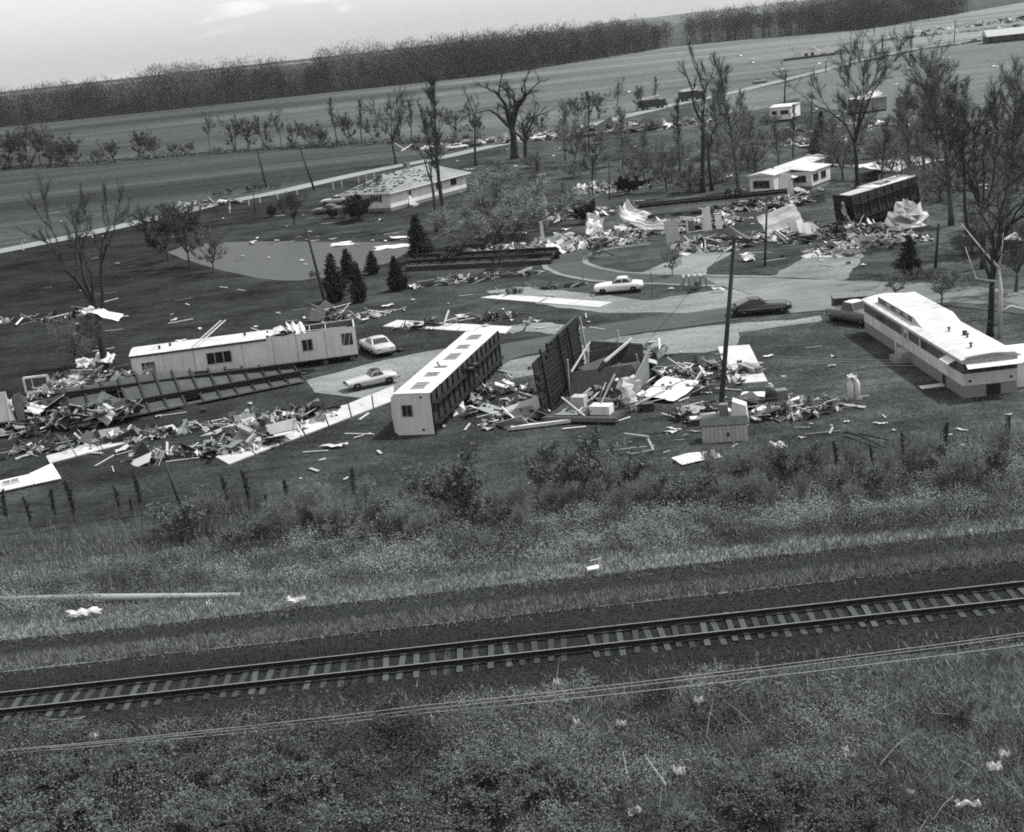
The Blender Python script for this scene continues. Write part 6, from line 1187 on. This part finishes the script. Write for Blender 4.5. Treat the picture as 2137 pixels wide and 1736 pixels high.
# metal sheet caught in the torn tree
tp_ = at(222, 800); o = MB().crumple((0, 0, 0), 3.2, 1.2, .12, 78, 8, rotm(.2, .35, -.2), 0, .12).build('caught_sheet', 'white'); o.location = tp_ + Vector((1.0, -.6, 5.9)); tag(o, 'white strip of siding caught in the branches of the torn tree', 'sheet')
o = MB().crumple((0, 0, 0), 2.6, 2.2, .6, 79, 9, rotm(1.1, .2, -.1), 0, .5, .5).build('caught_sheet', 'mid'); o.location = tp_ + Vector((-.2, -.55, 4.9)); tag(o, 'grey crumpled sheet wrapped round the trunk of the torn tree', 'sheet')
# broken pale limb by the right-hand tree
p = at(2072, 600); P_ = lambda x, y, dz: at(x, y, 0) * 0 + Vector((at(2072, 700).x + (x - 2072) / 29.5, at(2072, 700).y - .8, (690 - y) / 28.5))
t = thing('broken_limb', 'pale splintered limb hanging against the thick broken tree at right', 'branch', P_(2075, 690, 0)); b0 = P_(2075, 690, 0)
for pts, rr_ in [([(2078, 690), (2080, 590), (2076, 548), (2040, 505), (2000, 452)], [.15, .13, .1, .06, .02]), ([(2076, 552), (2082, 520), (2086, 480)], [.1, .06, .02]), ([(2070, 575), (2030, 565), (2018, 530), (2008, 500)], [.08, .06, .04, .02]), ([(2078, 640), (2100, 628), (2137, 640), (2160, 650)], [.11, .09, .07, .04]), ([(2072, 665), (2050, 650), (2010, 650)], [.06, .05, .03])]:
    MB().tube([P_(x, y, 0) - b0 for x, y in pts], rr_, 6).build('limb', 'fresh_wood' if rr_[0] > .07 else 'bark_grey', t, True)
p = at(1140, 480); t = thing('broken_stump', 'pale split stump standing in the wreckage behind the white sheets', 'stump', p); MB().tube([(0, 0, 0), (.05, 0, 2.0), (.0, 0, 4.2), (.25, 0, 4.8)], [.35, .28, .24, .12], 8).build('trunk', 'fresh_wood', t, True); MB().tube([(-.5, .2, 0), (-.45, .2, 2.4), (-.5, .2, 3.6)], [.3, .26, .2], 8).build('trunk', 'bark', t, True)
for x, y, w, lb in [(1358, 395, 1.3, 'uprooted tree crown lying beside the dark rounded shrub'), (985, 590, .9, 'tangle of fallen branches in front of the frame with four tyres'), (1280, 540, .6, 'small fallen tree with pale trunk on the grass island')]:
    nm, ct, tk, cr_, h0 = TREES['oak']; t = thing('fallen_tree', lb, 'fallen tree', at(x, y)); t.rotation_euler = (D(-70), D(30), R.uniform(-1, 1)); t.location.z = .4; t.scale = (.42 * w,) * 3; mobj('trunk', tk, t); mobj('crown', cr_, t)
for i, (x0, y0, x1, y1) in enumerate([(1760, 902, 1856, 918), (1768, 900, 1850, 935)]):
    a, b = at(x0, y0, .25), at(x1, y1, .2); tag(MB().tube([a, a.lerp(b, .5) + Vector((0, 0, .06)), b], [.07, .06, .04], 6).build('fallen_branch', 'bark'), ('straight dark fallen limb at the scrub edge, upper of two', 'forked dark fallen limb at the scrub edge, lower of two')[i], 'branch')
t = thing('tyre_row', 'row of old tyres lying beside the patio slab right of the tall pole', 'tyres', at(1400 + 140, 790))
for i in range(4): o = tyre_at(t, (-2.4 + i * .18, 1.8 - i * .85, .12), .38, .22, 'Z', name='tyre')
t = thing('spare_tyre', 'single tyre lying behind the pale hardtop car', 'tyre', at(834, 733)); tyre_at(t, (0, 0, .12), .34, .22, 'Z', name='tyre')
t = thing('timber_stack', 'bundle of dark timbers lying on the patio slab right of the tall pole', 'timber', at(1570, 775), -1.2)
for i in range(7): MB().box((R.uniform(-.1, .1), (i % 4) * .26 - .4, .18 + .2 * (i // 4)), (2.0, .22, .17), 0, rotm(0, 0, R.uniform(-.06, .06))).build('timber', 'mid' if i % 2 else 'wood', t)
tag(MB().bar(at(1400 + 98, 762, .3), at(1592, 757, .2), .14, .08).build('loose_board', 'white'), 'long white board lying across the patio slab right of the tall pole', 'board')
tag(MB().slab([at(1335, 742, .15), at(1370, 752, .1), at(1372, 760, .55), at(1330, 748, .6)], .06).build('roof_panel', 'pale'), 'tan roof panel propped on debris right of the wrecked home', 'panel')
# ------------------------------------------------------------------ wreckage: masses and single scraps
def heap(label, x, y, rx, ry, h, n, seed, mix=(.25, .25, .2, .2, .1), big=1.0, z=0.0):
    g = rg(seed); m = MB(); mats = ['offwhite', 'pale', 'mid', 'dark', 'wood']; c = at(x, y)
    n = int(n * (1.5 if 318 < seed < 329 else .75 if seed > 330 else .66)); h *= .85; big *= .9; mix = np.array(mix) * (.62, .85, 1.25, 1.35, 1.2); mix /= mix.sum()
    for i in range(n):
        r_, a_ = math.sqrt(g.random()), g.uniform(0, 6.283); px, py = r_ * rx * math.cos(a_), r_ * ry * math.sin(a_); hz = h * (1 - r_ ** 1.5) * g.random() + .06; mi = int(g.choice(5, p=mix)); k = g.random()
        ro = rotm(g.normal(0, .45), g.normal(0, .35), g.uniform(0, 6.283)); s_ = big * g.uniform(.5, 1.3)
        s_ *= g.choice([.6, 1.0, 1.5], p=(.45, .4, .15))
        if k < .46: m.box((px, py, hz), (g.uniform(.7, 3.2) * s_, g.uniform(.05, .16) * s_ + .03, .05), mi, ro)
        elif k < .70: m.crumple((px, py, hz + .05), 1.5 * s_, 1.0 * s_, .32, int(g.integers(1e6)), 5, ro, mi, .5)
        elif k < .79: m.box((px, py, hz), (.42 * s_, .3 * s_, .24 * s_), mi, ro)
        elif k < .90: m.tube([(px, py, hz), (px + g.normal(0, .5), py + g.normal(0, .5), hz + .25), (px + g.normal(0, 1.1), py + g.normal(0, 1.1), hz + g.uniform(0, .6))], .03, 4, mi)
        else: m.box((px, py, hz + .1), (1.7 * s_, 1.05 * s_, .05), mi, rotm(g.normal(0, .6), g.normal(0, .3), g.uniform(0, 6.283)))
    o = m.build('wreckage', mats); o.location = (c.x, c.y, z); return tag(o, label, 'wreckage', kind='stuff')
heap('mound of splintered wreckage round the torn tree', 185, 840, 6.0, 4.0, 3.6, 640, 301, (.25, .25, .2, .2, .1), 1.35); heap('wreckage lying on the left part of the overturned floor', 205, 885, 3.0, 1.3, .9, 130, 343, (.25, .2, .2, .3, .05), 1.2, .8)
heap('dark wreckage along the black beam at far left', 95, 895, 5.0, 2.0, .8, 160, 302, (.12, .2, .25, .35, .08)); heap('wreckage along the near edge of the overturned floor frame', 250, 918, 5.5, 1.2, .5, 150, 303); heap('scattered household wreckage on the left slab strip', 60, 945, 3.5, 1.2, .4, 80, 304); heap('household wreckage heaped on the near part of the white walk', 480, 935, 3.4, 1.8, .7, 130, 305); heap('timber and scraps between the floor frame and the white walk', 560, 880, 5.0, 2.6, .5, 150, 306, (.2, .25, .2, .2, .15)); heap('small heap of wreckage below the floor frame at left', 345, 955, 2.4, 1.6, .6, 70, 307, (.15, .25, .25, .3, .05))
heap('splinters between the tipped trailer and the black standing floor', 1010, 835, 3.8, 4.0, .4, 150, 308); heap('wreckage under the black standing floor', 1090, 878, 2.6, 1.5, .6, 90, 309); heap('wreckage inside the collapsed walls of the wrecked home', 1265, 845, 2.6, 3.0, 1.9, 230, 310, (.2, .2, .25, .25, .1)); heap('flat wreckage behind the wrecked home', 1330, 742, 3.5, 2.4, .5, 80, 311)
heap('tyres, springs and boards heaped left of the tall pole', 1450, 790, 3.8, 4.2, .4, 170, 312, (.15, .3, .25, .2, .1)); heap('wreckage at the foot of the tall pole', 1490, 862, 3.2, 1.8, .6, 110, 313); heap('rumpled clothing and boxes strewn right of the fallen shed', 1640, 862, 4.0, 1.5, .5, 190, 314, (.4, .25, .1, .2, .05), .7); heap('wreckage at the right end of the clothing heap', 1710, 850, 1.6, .8, .3, 40, 315, (.6, .2, .1, .1, 0))
heap('blocks and scraps left on the patio slab behind the tipped trailer', 960, 672, 6.0, 1.8, .35, 90, 316, (.05, .15, .3, .4, .1)); heap('black scraps on the bare ground before the white sedan', 1120, 606, 4.5, 1.2, .3, 50, 317, (.1, .15, .3, .4, .05)); heap('long drift of wreckage along the near side of the frame with four tyres', 980, 585, 8.0, 2.0, .4, 120, 318)
heap('dense wreckage between the pond frame and the large pale bush', 1090, 525, 8.0, 4.0, .9, 220, 319, (.42, .25, .15, .13, .05), 1.2); heap('dense wreckage along the upper side of the loop road', 1230, 512, 7.0, 3.0, 1.0, 230, 320, (.4, .25, .15, .15, .05), 1.2); heap('white and dark wreckage under the raised chassis', 1400, 478, 9.0, 4.0, 1.0, 260, 321, (.45, .2, .15, .15, .05), 1.2); heap('timber pile beside the small white walk', 1500, 512, 5.0, 4.0, .6, 160, 322, (.25, .3, .25, .12, .08), 1.2); heap('wreckage heaped before the tipped black trailer', 1720, 490, 7.0, 4.0, 1.2, 240, 323, (.22, .25, .2, .28, .05), 1.2); heap('broken laths strewn right of the patio slab across the road', 1840, 505, 5.0, 3.0, .5, 170, 324, (.2, .4, .25, .1, .05)); heap('blocks and boards on the patio slab across the road', 1745, 528, 3.0, 2.4, .4, 80, 325, (.4, .3, .2, .1, 0)); heap('wreckage by the torn entry of the white mobile home', 1600, 430, 6.0, 4.0, 1.2, 130, 326, (.45, .2, .15, .15, .05), 1.3)
heap('pale wreckage beyond the black conical shrub', 1190, 450, 7.0, 5.0, .6, 110, 327, (.5, .3, .1, .05, .05), 1.2); heap('torn sheets among the bushes at the far lawn edge', 1265, 395, 8.0, 6.0, .8, 90, 328, (.45, .3, .15, .05, .05), 1.2); heap('smashed shed round the foot of the leaning pole', 692, 668, 1.9, 1.4, 1.6, 90, 329, (.25, .25, .2, .3, 0)); heap('wreckage trailing right of the leaning pole', 740, 662, 4.5, 1.5, .3, 70, 330, (.5, .3, .1, .05, .05))
heap('roadside wreckage of flattened houses left of the fire engine', 1230, 278, 22, 9, 2.4, 330, 331, (.28, .22, .2, .25, .05), 2.2); heap('roadside wreckage right of the huge stripped oak', 1340, 270, 20, 7, 2.0, 260, 332, (.25, .22, .2, .28, .05), 2.2); heap('roadside wreckage behind the huge stripped oak', 1080, 292, 22, 8, 1.8, 230, 333, (.35, .25, .2, .15, .05), 2.0); heap('flattened wreckage beside the gravel road left of the stripped oak', 960, 302, 14, 6, 1.0, 120, 334, (.35, .25, .2, .15, .05), 1.8)
heap('pale wreckage on the back lots above the white mobile home', 1690, 300, 10, 8, 1.0, 120, 335, (.5, .25, .15, .1, 0), 1.4); heap('wreckage on the back lots among budding bushes', 1830, 260, 18, 12, 1.0, 150, 336, (.5, .25, .15, .1, 0), 1.4); heap('wreckage among the trees at far right', 2010, 290, 16, 12, 1.0, 130, 337, (.5, .25, .15, .1, 0), 1.4); heap('far wreckage strewn at the top right', 2090, 48, 55, 22, 2.5, 260, 338, (.3, .2, .2, .25, .05), 3.5); heap('dark far rubble at the ruin', 1720, 116, 16, 6, 1.6, 110, 339, (.2, .15, .2, .45, 0), 2.0); heap('far rubble line in front of the right-hand wood', 1990, 70, 40, 8, 1.6, 120, 340, (.25, .2, .2, .35, 0), 3.0); heap('twisted branches and scraps at the left roadside', 430, 430, 7, 3, 1.0, 70, 341, (.2, .2, .25, .3, .05), 1.6); heap('line of dark scraps at the left edge of the lawn', 95, 640 + 25, 6.0, 2.0, .8, 60, 342, (.15, .2, .25, .35, .05), 1.2)
SCRAP = {}
for k in range(3): SCRAP['board', k] = [MB().box((0, 0, .06), ((1.5, .9, 2.4)[k], (.12, .2, .1)[k], .05), 0, rotm(.05, .03, 0)).mesh('board', mt) for mt in ('offwhite', 'wood', 'pale')]
for k in range(4): SCRAP['torn_sheet', k] = [MB().crumple((0, 0, .12), (1.0, .7, 1.5, .5)[k], (.6, .5, .5, .4)[k], .12, 900 + k, 5, rotm(.1, .05, 0), 0, .45).mesh('torn_sheet', mt) for mt in ('white', 'offwhite', 'pale')]
SCRAP['block', 0] = [MB().box((0, 0, .15), (.45, .3, .3), 0, rotm(.05, .1, 0)).mesh('block', mt) for mt in ('mid', 'dark', 'pale')]
def scatter(n, x0, x1, y0, y1, where, seed, mix=(.5, .4, .1), sc=1.0):
    g = random.Random(seed); keys = [k for k in SCRAP]
    for i in range(n):
        x, y = g.uniform(x0, x1), g.uniform(y0, y1) - 0.0
        kind = g.choices(['board', 'torn_sheet', 'block'], mix)[0]; k = g.choice([q for q in keys if q[0] == kind]); p = at(x, y)
        o = mobj(kind, g.choice(SCRAP[k]), None, (p.x, p.y, ground_h(p.y) + .02), g.uniform(0, 3.14)); s_ = sc * g.uniform(.5, 1.3); o.scale = (s_, s_, s_)
        tag(o, {'board': 'loose board', 'torn_sheet': 'torn pale scrap of sheet', 'block': 'small broken block'}[kind] + ' lying ' + where, {'board': 'board', 'torn_sheet': 'scrap', 'block': 'block'}[kind], {'board': 'loose boards ', 'torn_sheet': 'torn scraps ', 'block': 'broken blocks '}[kind] + where)
scatter(34, 60, 660, 600, 735, 'on the open lawn above the torn-roof home', 401, (.75, .25, 0)); scatter(40, 110, 800, 845, 985, 'on the grass round the white walk at lower left', 402); scatter(40, 900, 1330, 770, 905, 'on the grass round the wrecked home', 403, (.6, .3, .1), .9); scatter(40, 1350, 1745, 725, 905, 'on the grass round the tall pole', 404, (.35, .5, .15), .8)
scatter(34, 800, 1420, 585, 690, 'on the lawn beside the park road', 405, (.5, .4, .1)); scatter(30, 1000, 1560, 430, 520, 'in front of the raised chassis', 406, (.4, .5, .1), 1.3); scatter(26, 1560, 1900, 430, 560, 'on the grass across the road at right', 407, (.4, .4, .2), 1.1); scatter(90, 1560, 2120, 215, 400, 'on the back lots at upper right', 408, (.3, .7, 0), 1.5); scatter(60, 950, 1560, 300, 440, 'on the far lawn', 409, (.35, .65, 0), 1.4); scatter(95, 1450, 2120, 45, 150, 'in the far field at upper right', 410, (.2, .8, 0), 2.6); scatter(22, 1250, 1900, 120, 200, 'in the pale field beyond the far road', 411, (.3, .7, 0), 2.2)
scatter(30, 1300, 2110, 860, 960, 'at the scrub edge below the raised-roof home', 412, (.3, .6, .1), .55); scatter(22, 20, 700, 440, 560, 'on the grass by the gravel road at left', 413, (.6, .4, 0), 1.2); scatter(16, 480, 860, 495, 512, 'along the far bank of the pond', 414, (.5, .5, 0), 1.1); scatter(14, 560, 1000, 440, 500, 'on the lawn between the pond and the house', 415, (.7, .3, 0), 1.2); scatter(16, 560, 1200, 1000, 1060, 'on the near lawn above the scrub', 416, (.3, .7, 0), .4)

# ------------------------------------------------------------------ ORDINAL labels for rows of look-alikes, counted from the left
_words = ['first', 'second', 'third', 'fourth', 'fifth', 'sixth', 'seventh', 'eighth', 'ninth', 'tenth', 'eleventh', 'twelfth'] + ['%dth' % i for i in range(13, 21)] + ['21st', '22nd', '23rd'] + ['%dth' % i for i in range(24, 31)] + ['31st', '32nd', '33rd'] + ['%dth' % i for i in range(34, 41)] + ['41st', '42nd', '43rd'] + ['%dth' % i for i in range(44, 51)]
for grp in ('saplings at the foot of the lawn', 'shrubs in the scrub below the lawn', 'shrubs in front of the railway', 'trees of the hedgerow beyond the left field', 'bushes of the back lots', 'leafy bushes nearest the viewer', 'leafless brush at the lawn edge', 'fine bare trees of the back lots', 'white guard posts along the gravel road', 'weed clumps along the gravel road'):
    byl = {}
    for o in SC.objects:
        if o.get('group') == grp: byl.setdefault(o['label'], []).append(o)
    for lb, os_ in byl.items():
        os_.sort(key=lambda o: (Vector(o.location) - Vector((0, 0, CAM_H))).dot(Vector(_rt)) / (Vector(o.location) - Vector((0, 0, CAM_H))).dot(Vector(_fw)))
        for i, o in enumerate(os_): o['label'] = lb + ', ' + _words[i] + ' from left'
# ------------------------------------------------------------------ the air: a thin even haze round camera and scene
hz = MB().bx(-2400, 2400, -200, 3600, -2.0, 46).build('haze', 'white'); hz.data.materials.clear()
hm = bpy.data.materials.new('haze'); hm.use_nodes = True; hn = hm.node_tree; hn.nodes.clear()
ho = hn.nodes.new('ShaderNodeOutputMaterial'); hv = hn.nodes.new('ShaderNodeVolumePrincipled'); hv.inputs['Color'].default_value = (.9, .93, .92, 1); hv.inputs['Density'].default_value = 0.00005
hn.links.new(hv.outputs[0], ho.inputs['Volume']); hz.data.materials.append(hm); tag(hz, 'thin pale haze lying over the distant fields and wood', 'haze', kind='stuff')
SC.cycles.volume_bounces = 0; SC.cycles.volume_max_steps = 64
